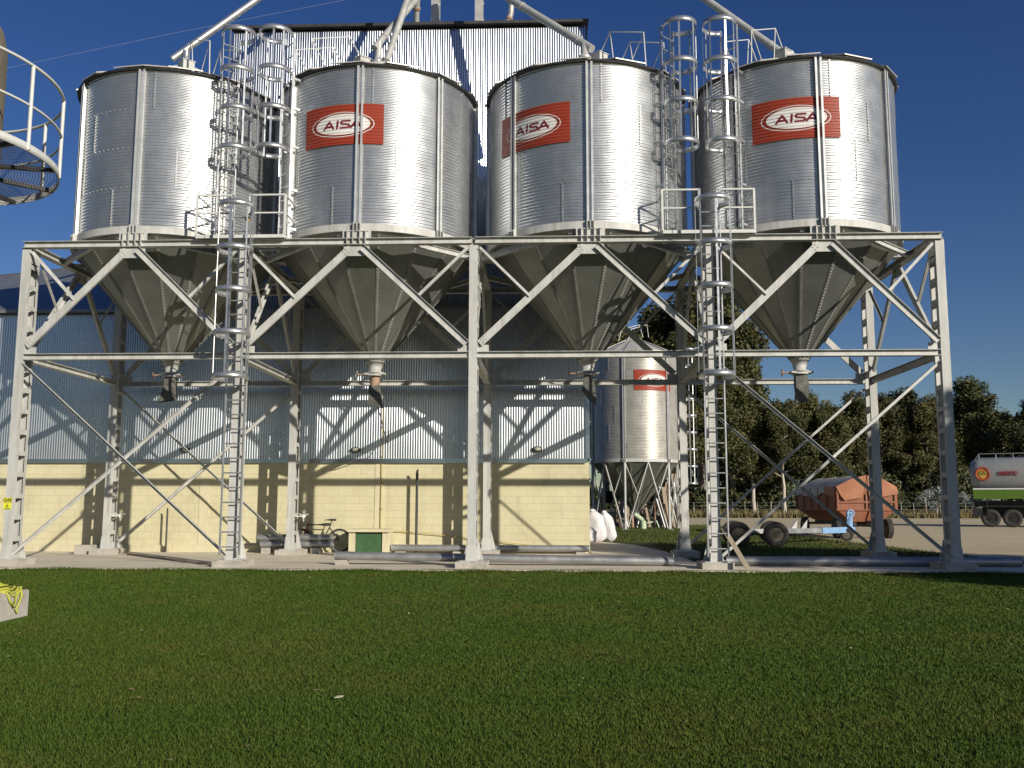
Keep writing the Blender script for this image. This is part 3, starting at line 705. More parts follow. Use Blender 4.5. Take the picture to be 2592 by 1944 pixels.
for z in (3.4, 2.6, 1.9, 1.2): mb.box((-.02, 0, z), (.06, .03, .02))
mb.build("pipe_clips", DARK, t)
t = thing("hanging_cable", "dark cable hanging from the second silo's discharge boot to the wall pipe", "cable", (-2.45, SY, 3.6))
mb = MB(); mb.tube([(0,0,0), (.02,.4,-.25), (-.1,1.6,-.55), (-.2,2.6,-.7), (-.28,3.2,-.3)], .012, 6); mb.build("cable_run", DARK, t)
# low hatch box
t = thing("pump_box", "low cream box with a green front hatch standing against the block wall", "box", (-3.10, YW-.4, .05))
mb = MB(); mb.box((-.44,0,.29), (.17,.66,.56)); mb.box((.44,0,.29), (.17,.66,.56)); mb.box((0,.2,.29), (.72,.22,.56)); mb.build("box_body", CREAM, t)
mb = MB(); mb.box((0,-.03,.60), (1.10,.76,.07)); mb.build("box_lid", CREAM, t)
mb = MB(); mb.box((0,-.28,.27), (.69,.02,.50)); mb.build("hatch_door", GREEN, t)
# pipes on the ground
def gpipe(label, p0, p1, r, blocks, mat=PIPE):
    c = (Vector(p0)+Vector(p1))/2; t = thing("steel_pipe", label, "pipe", (c.x, c.y, 0), "steel pipes lying along the frame")
    mb = MB(); n = 24
    for rr in (r,): mb.tube([Vector(p0)-Vector((c.x,c.y,0)), Vector(p1)-Vector((c.x,c.y,0))], r, n, False)
    mb.tube([Vector(p0)-Vector((c.x,c.y,0)), Vector(p1)-Vector((c.x,c.y,0))], r*.9, n, False); mb.build("pipe_tube", mat, t)
    mb = MB()
    for x in (p0[0]+.01, p1[0]-.01): mb.ring((x-c.x, p0[1]-c.y, p0[2]), (1,0,0), r*.95, r*.07, 24, 6)
    mb.build("pipe_rim", mat, t)
    for x in blocks:
        b = MB(); hh = p0[2]-r-.05
        if hh > .02: b.box((x-c.x, p0[1]-c.y, .05+hh/2), (.24, .26, hh)); b.build("pipe_support", CONC, t)
gpipe("long grey pipe on blocks behind the front posts, left piece", (-3.0,.75,.245), (4.22,.75,.15), .09, (-2.85,))
gpipe("long grey pipe on blocks behind the front posts, right piece running into shade", (5.35,.95,.155), (11.5,.95,.155), .10, ())
gpipe("short grey pipe at the wall foot between the green hatch and the middle post", (-2.54,5.2,.20), (-.6,5.2,.20), .088, (-2.3, -.8))
gpipe("grey pipe at the wall foot under the shed's right corner", (-.2,5.2,.20), (2.62,5.2,.20), .088, (.2, 2.4))
gpipe("lower pipe of the pair stacked behind the bicycle post", (-5.97,5.1,.285), (-4.05,5.1,.285), .088, (-5.8, -4.5))
gpipe("upper pipe of the pair stacked behind the bicycle post", (-6.05,5.12,.462), (-4.059,5.12,.462), .088, (), PIPE)
# footing-side loose concrete block
t = tag(MB().build("dummy", CONC), None, None); bpy.data.objects.remove(t)
g = np.random.default_rng(21); n = 260; X = g.uniform(-8, 11, n); Yy = g.uniform(-14.5, -.8, n); a = g.random(n)*6.28; L_ = g.uniform(.012,.03,n)
c_ = np.stack([X,Yy,.022+.012*g.random(n)],1); u = np.stack([np.cos(a)*L_,np.sin(a)*L_,g.normal(0,.004,n)],1); v = np.stack([-np.sin(a)*L_*.4,np.cos(a)*L_*.4,g.normal(0,.004,n)],1)
me = bpy.data.meshes.new("fallen_leaves"); fastmesh(me, np.stack([c_-u,c_+v,c_+u,c_-v],1).reshape(-1,3), np.arange(4*n).reshape(-1,4)); me.materials.append(noisy("dry_leaf", (.16,.11,.05), (.34,.27,.15), 2, .8))
tag(obj("fallen_leaves", me), "small dry fallen leaves scattered over the front lawn", "leaves", kind="stuff")
mb = MB(); mb.poly([(0,0,.03),(.05,.01,.033),(.06,.03,.04),(.01,.035,.036)], .004); tag(mb.build("paper_scrap", CREAM, None, (.13,-12.80,0)), "tiny pale paper scrap lying on the front lawn", "litter")
mb = MB(); mb.box((0,0,.11), (.46,.3,.22)); mb.box((0,0,.225), (.42,.26,.012)); tag(mb.build("concrete_block", CONC, None, (-10.34, 4.5, .05)), "loose concrete block left of the leftmost rear post foot", "block")
# bicycle
bike = thing("bicycle", "dark bicycle with red fork leaning on the block wall beside the green hatch box", "bicycle", (-4.50, 5.42, .06)); bike.scale = (1.06,1.06,1.08)
def wheel(mbname, x, parent, r=.29):
    mb = MB(); mb.ring((x,0,r), (0,1,0), r-.02, .022, 32, 8); o = mb.build(mbname, RUBBER, parent)
    m2 = MB(); m2.ring((x,0,r), (0,1,0), r-.045, .010, 32, 6)
    for k in range(14):
        a = 2*math.pi*k/14; m2.tube([(x,0,r), (x+math.cos(a)*(r-.04), .01*(k%2*2-1), r+math.sin(a)*(r-.04))], .003, 4)
    m2.tube([(x,-.04,r), (x,.04,r)], .03, 10); m2.build("wheel_rim", PIPE, o)
wheel("wheel", .50, bike); wheel("wheel", -.48, bike)
mb = MB(); bb = (.08,0,.28); sk = (.27,0,.66); hd = (-.30,0,.68); hd2 = (-.33,0,.56)
for a, b in ((bb, sk), (sk, hd), (bb, hd2), (hd, hd2), (bb, (.50,.04,.29)), (bb, (.50,-.04,.29)), ((.245,0,.60), (.50,.04,.29)), ((.245,0,.60), (.50,-.04,.29))): mb.tube([a, b], .014, 8)
mb.tube([sk, (.30,0,.78)], .011, 8); mb.build("frame", BLACK, bike)
mb = MB(); mb.tube([(-.30,0,.72), (-.33,0,.56)], .017, 8)
for e in (-.04, .04): mb.tube([(-.33,e,.56), (-.40,e,.44), (-.48,e,.29)], .012, 8)
mb.build("fork", RED, bike)
mb = MB(); mb.tube([(-.30,0,.70), (-.32,0,.86)], .012, 8); mb.tube([(-.22,-.27,.93), (-.30,-.22,.90), (-.33,0,.87), (-.30,.22,.90), (-.22,.27,.93)], .012, 8); mb.build("handlebar", PIPE, bike)
mb = MB(); mb.tube([(.42,0,0), (.30,0,.01), (.20,0,.0), (.13,0,-.01)], [.06,.058,.03,.018], 10); o = mb.build("saddle", BLACK, bike); o.location = (-.02,0,.79); o.scale = (1,1,.42)
mb = MB(); mb.disc((.08,-.05,.28), (0,1,0), .09, .008); mb.tube([(.08,-.06,.28), (.13,-.07,.14)], .009, 6); mb.box((.13,-.11,.13), (.09,.08,.02)); mb.tube([(.08,.06,.28), (.03,.07,.42)], .009, 6); mb.box((.03,.11,.43), (.09,.08,.02)); mb.build("crankset", PIPE, bike)
# white sacks
def sack(loc, w_, h_, lean, label, tie):
    mb = MB(); n = 22; prof = []; vs = []; K = 12
    ph = rng.random(3)*6
    for k in range(K+1):
        f = k/K; z = f*h_; s = math.sin(min(1, f*4+.12)*math.pi/2)*(1-.10*f-.55*max(0, f-.82)/.18)
        for j in range(n):
            a = 2*math.pi*j/n; bul = 1+.10*math.sin(3*a+ph[0]+f*5)+.06*math.sin(5*a+ph[1]-f*9)+.03*math.sin(9*a+f*14)
            vs.append((w_*s*bul*math.cos(a)+lean[0]*f*f, w_*.72*s*bul*math.sin(a)+lean[1]*f*f, z))
    fs = [(k*n+j, k*n+(j+1)%n, (k+1)*n+(j+1)%n, (k+1)*n+j) for k in range(K) for j in range(n)]+[tuple(range(K*n, K*n+n)), tuple(range(n-1,-1,-1))]
    mb.add(vs, fs, True); o = mb.build("sack", BAGM, None, loc); tag(o, label, "sack", "white sacks by the shed corner")
    m2 = MB(); tx, ty = lean[0], lean[1]
    m2.tube([(tx, ty, h_-.03), (tx+.03, ty, h_+.01), (tx+.08, ty+.01, h_-.01)], [w_*.40, w_*.22, w_*.16], 10); m2.build("sack_neck", BAGM, o)
sack((2.93,11.9,.05), .19, .48, (.02,0), "small white sack slumped in front, touching the shed corner", 0)
sack((3.20,12.6,.05), .33, 1.05, (-.16,.1), "tall wide white sack in the middle, leaning left toward the shed corner", 0)
sack((3.66,13.0,.05), .22, 1.02, (-.22,.05), "slim pinkish white sack at the right end of the sacks, leaning left", 0)

# ---------------------------------------------------------------- chutes and elevator legs above
def chute(label, low, via, r, ext, spout=None, colr=CHUTE):
    low, via = Vector(low), Vector(via); d = (via-low); far = low+d*ext
    t = thing("grain_chute", label, "grain chute", low, "grain chutes to the silo tops")
    mb = MB(); mb.tube([low-low, far-low], r, 20); mb.build("chute_pipe", colr, t)
    mb = MB(); L = (far-low).length; dn = (far-low).normalized()
    for s in np.arange(.55, L, 2.4): mb.tube([dn*(s-.03), dn*(s+.03)], r*1.16, 20)
    mb.build("pipe_coupling", colr, t)
    if spout:
        mb = MB(); s0 = Vector(spout[0])-low; s1 = Vector(spout[1])-low; mb.tube([s0, s0.lerp(s1, .75), s1], [r*.95, r*.95, r*1.2], 18); mb.tube([s1-Vector((0,0,.02)), s1-Vector((0,0,.06))], r*1.7, 18); mb.build("inlet_spout", colr, t)
zt = za+.27
chute("shiny sloping chute ending in a capped tee above the plain leftmost silo", (-7.80,2.38,12.38), (-5.92,3.0,14.27), .085, 2.7, ((-7.46,2.4,12.60), (-7.445,2.4,zt)), HOOP)
chute("nearly upright chute rising from the peak of the second silo, front one of two", (-2.36,2.2,zt-.1), (-2.0,2.95,14.15), .085, 2.6)
chute("shorter chute with a round capped end behind the upright chute on the second silo", (-2.70,2.35,12.55), (-1.95,3.5,14.36), .085, 1.5, ((-2.60,2.45,12.75), (-2.62,2.4,zt)))
chute("grey sloping chute with a capped tee above the third silo's peak", (2.68,2.38,12.44), (.63,4.0,14.68), .10, 1.7, ((2.50,2.5,12.62), (2.50,2.4,zt)))
chute("grey sloping chute coming down from the upper left to the rightmost silo's peak", (7.42,2.4,12.16), (5.65,3.2,14.12), .09, 4.2, ((7.40,2.4,12.22), (7.445,2.4,zt)))
for x, lb in ((-1.70, "left of two rectangular elevator trunks standing on the tall shed roof"), (-.42, "right of two rectangular elevator trunks standing on the tall shed roof")):
    t = thing("elevator_leg", lb, "elevator leg", (x, 6.35, 15.05), "rectangular elevator trunks on the roof")
    mb = MB(); mb.box((0,0,3.0), (.23,.36,6.0)); mb.build("trunk", CHUTE, t)
    mb = MB()
    for z in (0.03, 2.0, 4.0, 5.97): mb.box((0,0,z), (.30,.43,.05))
    for z in np.arange(.3, 6, .5): mb.box((.13,-.1,z), (.03,.05,.06))
    mb.build("trunk_flange", CHUTE, t)
for pts, lb in (([(-2.24,6.2,15.0),(-2.22,6.0,15.35),(-2.14,5.6,15.8),(-2.06,4.9,16.2)], "short curved pipe with dark collars left of the elevator trunks"),
                ([(.36,6.2,15.0),(.44,6.15,15.25),(.52,6.1,15.45),(.54,6.05,15.7),(.50,6.0,16.3)], "short bent pipe at the roof edge right of the elevator trunks")):
    b = Vector(pts[0]); t = thing("vent_elbow", lb, "pipe", b); mb = MB(); mb.tube([Vector(p)-b for p in pts], .085, 16); mb.build("elbow_pipe", CHUTE, t)
    mb = MB(); d0 = (Vector(pts[2])-Vector(pts[1])).normalized(); q = Vector(pts[1]).lerp(Vector(pts[2]), .4)-b
    mb.tube([q-d0*.03, q+d0*.03], .11, 16); mb.build("elbow_collar", RUST, t)

# ---------------------------------------------------------------- left: round tank with railed walkway, block and rope
tk = thing("round_tank", "tall brown rendered round tank at the left edge with a railed mesh walkway", "tank", (-6.37,-8.69,0))
mb = MB(); TR = 1.08; mb.lathe([(TR,0),(TR,7.15),(TR-.05,7.4),(TR-.25,7.62),(TR-.6,7.78),(0,7.85)], 64); mb.build("tank_body", TANKM, tk)
RP = 1.77; zp = 5.6
mb = MB(); mb.lathe([(RP-.006,zp-.05),(RP+.006,zp-.05),(RP+.006,zp+.05),(RP-.006,zp+.05),(RP-.006,zp-.05)], 96); mb.build("walkway_rim", RAIL, tk)
def mesh_floor():
    mb = MB(); n = 150
    for k in range(n):
        a = 2*math.pi*k/n; mb.bar((TR*math.sin(a), -TR*math.cos(a), zp), ((RP-.01)*math.sin(a), -(RP-.01)*math.cos(a), zp), .006, .004)
    for r in np.arange(TR+.03, RP, .035):
        mb.ring((0,0,zp), (0,0,1), r, .0035, 96, 4)
    return mb
mesh_floor().build("walkway_mesh", DARK, tk)
for k in range(12):
    a = R_(15+30*k); mb = MB(); mb.bar((TR*math.sin(a), -TR*math.cos(a), zp-.03), (RP*math.sin(a), -RP*math.cos(a), zp-.03), .05, .05); mb.build("walkway_bracket", DARK, tk)
for nm, z, r in (("top_rail", zp+1.03, .020), ("middle_rail", zp+.52, .016)):
    mb = MB(); mb.ring((0,0,z), (0,0,1), RP, r, 96, 8); mb.build(nm, RAIL, tk)
for k in range(11):
    a = R_(82+32.73*k); mb = MB(); mb.tube([(RP*math.sin(a), -RP*math.cos(a), zp-.03), (RP*math.sin(a), -RP*math.cos(a), zp+1.03)], .024, 8); mb.build("rail_post", RAIL, tk)
mb = MB(); mb.box((-.44,-.79,.155), (.88,1.58,.31)); mb.box((-.44,-.79,.313), (.86,1.56,.01)); tag(mb.build("concrete_plinth", CONC, None, (-4.74,-8.06,0)), "pale concrete block at the left edge of the lawn with yellow rope on it", "block")
t = thing("rope_coil", "loose coil of yellow green rope draped over the concrete block", "rope", (-4.85,-8.35,.315))
mb = MB()
def loop(c, a, b, ph, dz=0, n=40, turns=1, drop=0):
    pts = []
    for k in range(int(n*turns)+1):
        th = 2*math.pi*k/n+ph; x = c[0]+a*math.cos(th); y = c[1]+b*math.sin(th); z = .02+dz+.012*math.sin(3*th+ph)
        if x > .115: z -= (x-.115)*1.4+drop*0; x = .115+(x-.115)*.25
        pts.append((x, y, max(z, -.30)))
    return pts
for k in range(7):
    mb.tube(loop((-.10-.03*k, -.02-.05*k), .26+.02*(k%3), .20+.03*(k%2), k*.7, .02*k, turns=1.0), .015, 6)
mb.tube([(.1,.05,.03), (.135,-.02,-.06), (.14,-.08,-.17), (.13,-.14,-.10), (.12,-.2,0), (0,-.26,.03)], .015, 6)
mb.tube([(.1,.12,.05), (.14,.08,-.05), (.145,.02,-.14), (.14,-.03,-.2), (.15,.0,-.24)], .014, 6)
mb.build("rope_strands", ROPE, t)
# gas sign on the leftmost post
gs = thing("gas_sign", "small yellow GAS sign strapped to the leftmost front post", "sign", (-9.83,-.012,1.36))
mb = MB(); mb.box((0,0,-.07), (.17,.006,.13)); mb.box((0,0,.055), (.19,.006,.10)); mb.build("sign_plate", noisy("sign_yellow", (.66,.66,.03), (.74,.72,.05), 9, .5), gs)
def text(body, size, mat, parent, loc, rot, ext=.002, name="lettering", bold=0, align='CENTER'):
    cu = bpy.data.curves.new("txt", 'FONT'); cu.body = body; cu.size = size; cu.extrude = ext; cu.align_x = align; cu.align_y = 'CENTER'; cu.offset = bold
    to = bpy.data.objects.new("txt", cu); COL.objects.link(to)
    dg = bpy.context.evaluated_depsgraph_get(); me = bpy.data.meshes.new_from_object(to.evaluated_get(dg)); bpy.data.objects.remove(to)
    me.name = name; me.materials.clear(); me.materials.append(mat); o = obj(name, me, parent, loc); o.rotation_euler = rot; return o
text("GAS", .10, noisy("sign_olive", (.10,.09,.01), (.14,.12,.02), 9, .5), gs, (0,-.006,.055), (R_(90),0,0), bold=.004)
mb = MB(); mb.tube([(0,-.006,-.02), (0,-.006,-.09)], .008, 6); mb.tube([(-.03,-.006,-.06), (0,-.006,-.095), (.03,-.006,-.06)], .007, 6); mb.box((0,-.005,-.12), (.12,.003,.012)); mb.build("sign_arrow", MATS["sign_olive"], gs)

# ---------------------------------------------------------------- background silo on legs
bs, zc2, za2 = make_silo("distant silo on thin splayed legs, beyond the shed's right corner", 3.62, 9.25, 6, 6, -18, noisy("weathered_zinc", (.40,.385,.34), (.50,.485,.435), 2, .33, .5, .42))
BX, BY = 6.15, 31.35; bs.location = (BX, BY, 0)
# the hopper of a low silo stays short
zt2 = 3.47
for k in range(6):
    a = R_(-18+60*k); rad = Vector((math.sin(a), -math.cos(a), 0)); mb = MB(); mb.tube([rad*(SR+.04), rad*(SR+.04)+Vector((0,0,zt2))], .065, 10); mb.box(rad*(SR+.04)+Vector((0,0,.02)), (.3,.3,.04), a); mb.build("leg", PAINT, bs)
    a2 = R_(-18+60*k+30); top = Vector((math.sin(a2), -math.cos(a2), 0))*(SR)+Vector((0,0,zt2))
    for e in (-1, 1):
        ae = R_(-18+60*k+30+e*27); ft = Vector((math.sin(ae), -math.cos(ae), 0))*(SR+.02)+Vector((0,0,.08))
        mb = MB(); mb.bar(top, ft, .07, .05); mid = top.lerp(ft, .5); al = R_(-18+60*k+30+e*29); mb.bar(mid, Vector((math.sin(al), -math.cos(al), 0))*(SR+.02)+Vector((0,0,zt2-.1)), .05, .04); mb.build("leg_brace", PAINT, bs)
o = obj("sign_panel", sign_mesh(1.16), bs); o.rotation_euler = (0,0,R_(22)); o.location = (0,0,7.72-9.635)
for e in (0, 1):
    mb = MB(); a = R_(40+20*e); 
    mb.tube([(-.9+e*.5, -1.3, 9.95), (-.7+e*.5, -1.2, 10.6), (.3+e*.4, -.6, 10.95), (.5+e*.3, -.4, 10.3)], .02, 6); mb.build("roof_handrail", RAIL, bs)
t = caged("distant caged ladder on the right side of the far legged silo", (BX+2.56, BY-.35), R_(80), .5, 9.9, [2.4,3.3,4.2,5.1,6.0,6.9,7.8,8.7,9.6]); t["group"] = "ladder on the far silo"
t = thing("seed_valve", "pale green valve body under the tip of the far legged silo", "valve", (6.45, 30.4, 0))
mb = MB(); mb.tube([(0,0,0), (0,0,.45)], .16, 12); mb.tube([(0,0,.45), (-.4,.1,.75)], .13, 12); mb.tube([(.1,0,.3), (.7,0,.42), (.85,0,.0)], .05, 8); mb.build("valve_body", noisy("pale_green", (.40,.50,.32), (.5,.58,.42), 5, .6), t)
# scrap timber and pipes behind the far silo
sp = [(4.3,33.6,1.7,.25,0),(4.7,33.9,2.2,-.2,1),(5.1,34.2,1.5,.35,0),(5.5,34.6,2.0,-.3,2),(5.9,34.5,1.6,.1,0),(6.5,34.4,2.4,.2,1),(7.0,34.2,2.1,-.15,0),(7.4,34.0,2.8,.12,2),(7.8,33.9,3.0,-.08,1),(8.15,33.8,3.4,.06,2),(8.4,33.6,3.0,.15,0),(8.7,33.4,2.5,-.2,1),(9.0,33.2,2.0,.22,2),(4.0,33.2,1.3,.4,0),(6.2,35,2.7,.1,1),(8.0,34.6,2.2,-.3,0)]
gs_ = np.random.default_rng(77)
for q in range(30): sp.append((gs_.uniform(3.7, 9.2), gs_.uniform(33.0, 35.2), gs_.uniform(.8, 2.6), gs_.uniform(-.5, .5), int(gs_.integers(0, 3))))
for x, y, h, l, k in sp:
    mb = MB(); mt = (WOOD, PIPE, RUST)[k]
    if k == 0: mb.bar((0,0,0), (l,.35,h), .22, .06, (0,1,0))
    elif k == 1: mb.tube([(0,0,0), (l,.3,h)], .07, 8)
    else: mb.ext((0,0,0), (l,.3,h), angl(.12,.012))
    nm, lb, ct = (("timber_plank", "old timber plank leaning in the scrap heap behind the far legged silo", "plank"), ("scrap_pipe", "worn pipe leaning in the scrap heap behind the far legged silo", "pipe"), ("angle_bar", "rusty angle bar leaning in the scrap heap behind the far legged silo", "metal bar"))[k]
    tag(mb.build(nm, mt, None, (x, y, 0)), lb, ct, ct+"s in the scrap heap")
tag((lambda b: (b.lathe([(2.9,0),(2.5,.45),(1.6,.85),(.6,1.15),(0,1.2)], 18), b.build("rubble", noisy("rubble_earth", (.16,.13,.09), (.30,.26,.20), 4, .95, bump=.8, bscale=6), None, (6.4, 36.6, -.02)))[1])(MB()), "heap of rubble under the scrap behind the far legged silo", "rubble", kind="stuff")

# ---------------------------------------------------------------- wheel dolly, wagon, tanker truck
def tyre(parent, c, r, wd, ax=(0,1,0), name="wheel", hub=None):
    c = Vector(c); ax = Vector(ax).normalized(); mb = MB()
    a = ax.orthogonal().normalized(); b = ax.cross(a); prof = [(.55,-.42),(.62,-.5),(.86,-.5),(.97,-.40),(1,-.2),(1,.2),(.97,.40),(.86,.5),(.62,.5),(.55,.42)]
    n = 36; vs = [c+(a*math.cos(2*math.pi*k/n)+b*math.sin(2*math.pi*k/n))*r*p+ax*wd*q for p, q in prof for k in range(n)]
    fs = [(i*n+k, i*n+(k+1)%n, (i+1)*n+(k+1)%n, (i+1)*n+k) for i in range(len(prof)-1) for k in range(n)]
    mb.add(vs, fs, True)
    for k in range(n): # tread lugs
        d = a*math.cos(2*math.pi*k/n)+b*math.sin(2*math.pi*k/n); mb.bar(c+d*r-ax*wd*.4, c+d*r+ax*wd*.4, .03, .02, d)
    o = mb.build(name, RUBBER, parent); m2 = MB()
    m2.tube([c-ax*wd*.42, c-ax*wd*.3, c-ax*wd*.3, c+ax*wd*.3, c+ax*wd*.3, c+ax*wd*.42], [r*.56, r*.55, r*.45, r*.45, r*.55, r*.56], 24)
    m2.tube([c-ax*wd*.5, c+ax*wd*.5], r*.2, 12)
    for k in range(6):
        d = a*math.cos(k*math.pi/3)+b*math.sin(k*math.pi/3); m2.tube([c+d*r*.33-ax*wd*.36, c+d*r*.33+ax*wd*.36], r*.05, 6)
    m2.build("hub", hub or HUBM, o)
dl = thing("wheel_dolly", "old four wheeled dolly with big tyres and a blue drawbar on the grass", "dolly", (8.3, 11.9, 0))
for x, y in ((-.72,-.95),(.42,-1.15),(-.5,1.0),(.75,.9)): tyre(dl, (x, y, .39), .39, .26, (.1,1,0))
mb = MB(); mb.bar((-.65,-.9,.39), (-.5,1.0,.39), .09, .09); mb.bar((.45,-1.1,.39), (.72,.9,.39), .09, .09); mb.bar((-.6,.3,.45), (.9,.5,.47), .14, .12); mb.bar((-.6,-.4,.45), (.9,-.3,.47), .14, .12)
mb.bar((.6,.1,.47), (2.6,1.6,.44), .16, .16); mb.build("chassis", PIPE, dl)
mb = MB(); mb.bar((2.55,1.55,.44), (4.3,3.6,.42), .20, .20); mb.bar((4.0,3.3,.42), (4.55,4.6,.95), .09, .09); mb.bar((4.6,4.9,.05), (4.6,4.9,1.05), .2, .16); mb.ring((4.5,4.4,1.0), (0,1,0), .12, .03); mb.build("drawbar", BLUE, dl)
mb = MB()
for x, y in ((1.35,.75),(1.75,1.0)): mb.poly([(x,y,.5),(x+.22,y+.1,.5),(x+.26,y+.12,.82),(x+.12,y+.06,.66)], .03)
mb.build("cradle_bracket", PIPE, dl); tyre(dl, (3.9,3.0,.25), .22, .16, (.3,1,0), "jockey_wheel")
# hopper wagon
wg = thing("hopper_wagon", "orange hopper wagon under a grey and orange tarpaulin, parked on the gravel", "wagon", (13.95, 21, 0))
x0, x1, y0, y1 = -1.15, 1.15, -3.0, 2.9
mb = MB()
top, kn, bot = 2.02, 1.12, .66
v = [(x0,y0,top),(x1,y0,top),(x1,y1,top),(x0,y1,top),(x0,y0,kn),(x1,y0,kn),(x1,y1,kn),(x0,y1,kn),(x0+.60,y0+.12,bot),(x1-.60,y0+.12,bot),(x1-.60,y1-.3,bot),(x0+.60,y1-.3,bot)]
mb.add(v, [(0,4,5,1),(1,5,6,2),(2,6,7,3),(3,7,4,0),(4,8,9,5),(5,9,10,6),(6,10,11,7),(7,11,8,4),(8,11,10,9)])
for y in np.linspace(y0+.05, y1-.05, 6):
    mb.box((x0-.03,y,(top+kn)/2), (.06,.07,top-kn)); mb.box((x1+.03,y,(top+kn)/2), (.06,.07,top-kn))
for x in (x0+.04, 0, x1-.04): mb.box((x,y0-.03,(top+kn)/2), (.07,.06,top-kn))
mb.box((0,y0-.03,1.42), (2.3,.05,.07)); mb.box((0,y0-.02,kn), (2.34,.06,.06)); mb.box((x0-.02,0,kn), (.06,5.9,.06))
mb.build("hopper_body", ORANGE, wg)
mb = MB()   # tarp: ridge roof with sagging sides
n = 24; rows = []
ys = np.linspace(y0-.05, y1+.05, n)
crs = [(x0-.05,1.72),(x0-.04,2.02),(x0+.35,2.2),(-.35,2.42),(0,2.47),(.35,2.42),(x1-.35,2.2),(x1+.04,2.02),(x1+.05,1.72)]
vs = [(x, y, z+(.03*math.sin(y*3+k*1.3) if k not in (1,7) else 0)+(0 if 0 < k < 8 else .05*math.sin(y*4))) for y in ys for k, (x, z) in enumerate(crs)]
m_ = len(crs); mb.add(vs, [(i*m_+k, (i+1)*m_+k, (i+1)*m_+k+1, i*m_+k+1) for i in range(n-1) for k in range(m_-1)], True); mb.build("tarpaulin", TARP_G, wg)
mb = MB()   # front flaps
yf = y0-.07
mb.add([(x0-.02,yf-.02,2.02),(-.55,yf-.02,2.33),(0,yf-.03,2.47),(.05,yf-.10,1.95),(-.18,yf-.06,1.60),(-.85,yf-.05,1.47),(-1.0,yf-.04,1.66)], [(0,6,5,4,3,2,1)])
mb.add([(.04,yf-.04,2.46),(.6,yf-.02,2.34),(x1+.02,yf-.02,2.02),(x1+.06,yf-.06,1.75),(.55,yf-.09,1.60),(.08,yf-.05,1.66)], [(0,5,4,3,2,1)])
mb.add([(x0-.04,yf,2.03),(x0-.06,y0+1.4,2.03),(x0-.10,y0+1.3,1.75),(x0-.09,yf+.1,1.62)], [(0,1,2,3)])
mb.build("tarpaulin_flap", TARP_O, wg)
mb = MB(); mb.bar((x0+.1,y0+.6,.5), (x1-.1,y0+.6,.5), .1, .1); mb.bar((x0+.1,y1-.6,.5), (x1-.1,y1-.6,.5), .1, .1); mb.bar((-.4,y0+.2,.58), (-.4,y1-.2,.58), .1, .14); mb.bar((.4,y0+.2,.58), (.4,y1-.2,.58), .1, .14); mb.bar((0,y0,.55), (-.1,y0-1.5,.45), .1, .1)
mb.tube([(.15,y0-.06,1.7), (.2,y0-.12,.75)], .03, 8); mb.box((.25,y0-.1,.68), (.2,.16,.16)); mb.build("undercarriage", DARK, wg)
for x, y in ((x0+.15,y0+.6),(x1-.15,y0+.6),(x0+.15,y1-.6),(x1-.15,y1-.6)): tyre(wg, (x, y, .38), .38, .24, (1,0,0))
# tanker
tk2 = thing("tanker_truck", "white tanker truck with lime green band and round emblem at the right edge", "truck", (31.2, 36.4, 0), None, R_(-25))
L0, L1 = -4.7, 5.5
mb = MB(); prof = []
for k in range(33):
    a = math.pi*2*k/32; prof.append((1.15*math.copysign(abs(math.cos(a))**.92, math.cos(a)), 2.95+1.15*math.copysign(abs(math.sin(a))**.92, math.sin(a))))
def tanksec(xa, xb, sel, mat, nm, off=0):
    mb = MB(); st = [(xa-.0, .74), (xa+.14, .87), (xa+.5, 1), (xb-.3, 1), (xb, .9)]
    pr = [(y*(1), z) for y, z in prof]
    vs = [(x, y*(s+off), 2.95+(z-2.95)*(s+off)) for x, s in st for y, z in pr]; m_ = len(pr)
    fs = []
    for i in range(len(st)-1):
        for k in range(m_-1):
            zc_ = (pr[k][1]+pr[k+1][1])/2
            if sel(zc_): fs.append((i*m_+k, i*m_+k+1, (i+1)*m_+k+1, (i+1)*m_+k))
    mb.add(vs, fs, True)
    if off == 0:
        mb.add([(xa, y*.74, 2.95+(z-2.95)*.74) for y, z in pr[:-1]], [tuple(range(m_-1))]); mb.add([(xb, y*.9, 2.95+(z-2.95)*.9) for y, z in pr[:-1]], [tuple(range(m_-1))])
    return mb.build(nm, mat, tk2)
tanksec(L0, L1, lambda z: z > 2.2, noisy("dimmed_white_paint", (.24,.25,.25), (.31,.315,.31), 2, .5), "tank")  # white darkened in the colour to stand in for lens dimming at the edge
tanksec(L0, L1, lambda z: z <= 2.2, LIME, "tank_skirt", .004)
mb = MB(); mb.box((.4,-1.16,1.95), (10.0,.05,.62)); mb.build("side_band", LIME, tk2)
mb = MB(); mb.box((.4,-1.185,2.22), (10.0,.03,.08)); mb.build("band_stripe", WHITE, tk2)
em = MB(); em.disc((-4.05,-1.19,3.1), (0,1,0), .40, .04, 32); e = em.build("emblem", noisy("emblem_orange", (.36,.13,.02), (.42,.17,.03), 5, .5), tk2)
mb = MB(); mb.ring((-4.05,-1.22,3.1), (0,1,0), .37, .035, 12, 6); mb.build("emblem_ring", RED, e)
mb = MB(); mb.poly([(-4.05-.26,-1.225,3.06),(-4.05-.13,-1.225,3.27),(-4.05,-1.225,3.12),(-4.05+.13,-1.225,3.27),(-4.05+.26,-1.225,3.06)], .02, (0,1,0)); mb.build("emblem_peaks", noisy("emblem_olive", (.16,.17,.02), (.22,.22,.03), 5, .5), e)
mb = MB(); mb.poly([(-4.05-.2,-1.225,3.0),(-4.05,-1.225,2.82),(-4.05+.2,-1.225,3.0)], .02, (0,1,0)); mb.build("emblem_point", YELL, e)
for bd, x_ in (("ALIMENTOS", -2.70), ("BALA", -1.45)):
    o = text(bd, .36, MAROON, tk2, (x_,-1.20,3.12), (R_(90),0,0), .01, bold=.008); o.scale = (.52, 1, 1)
mb = MB()
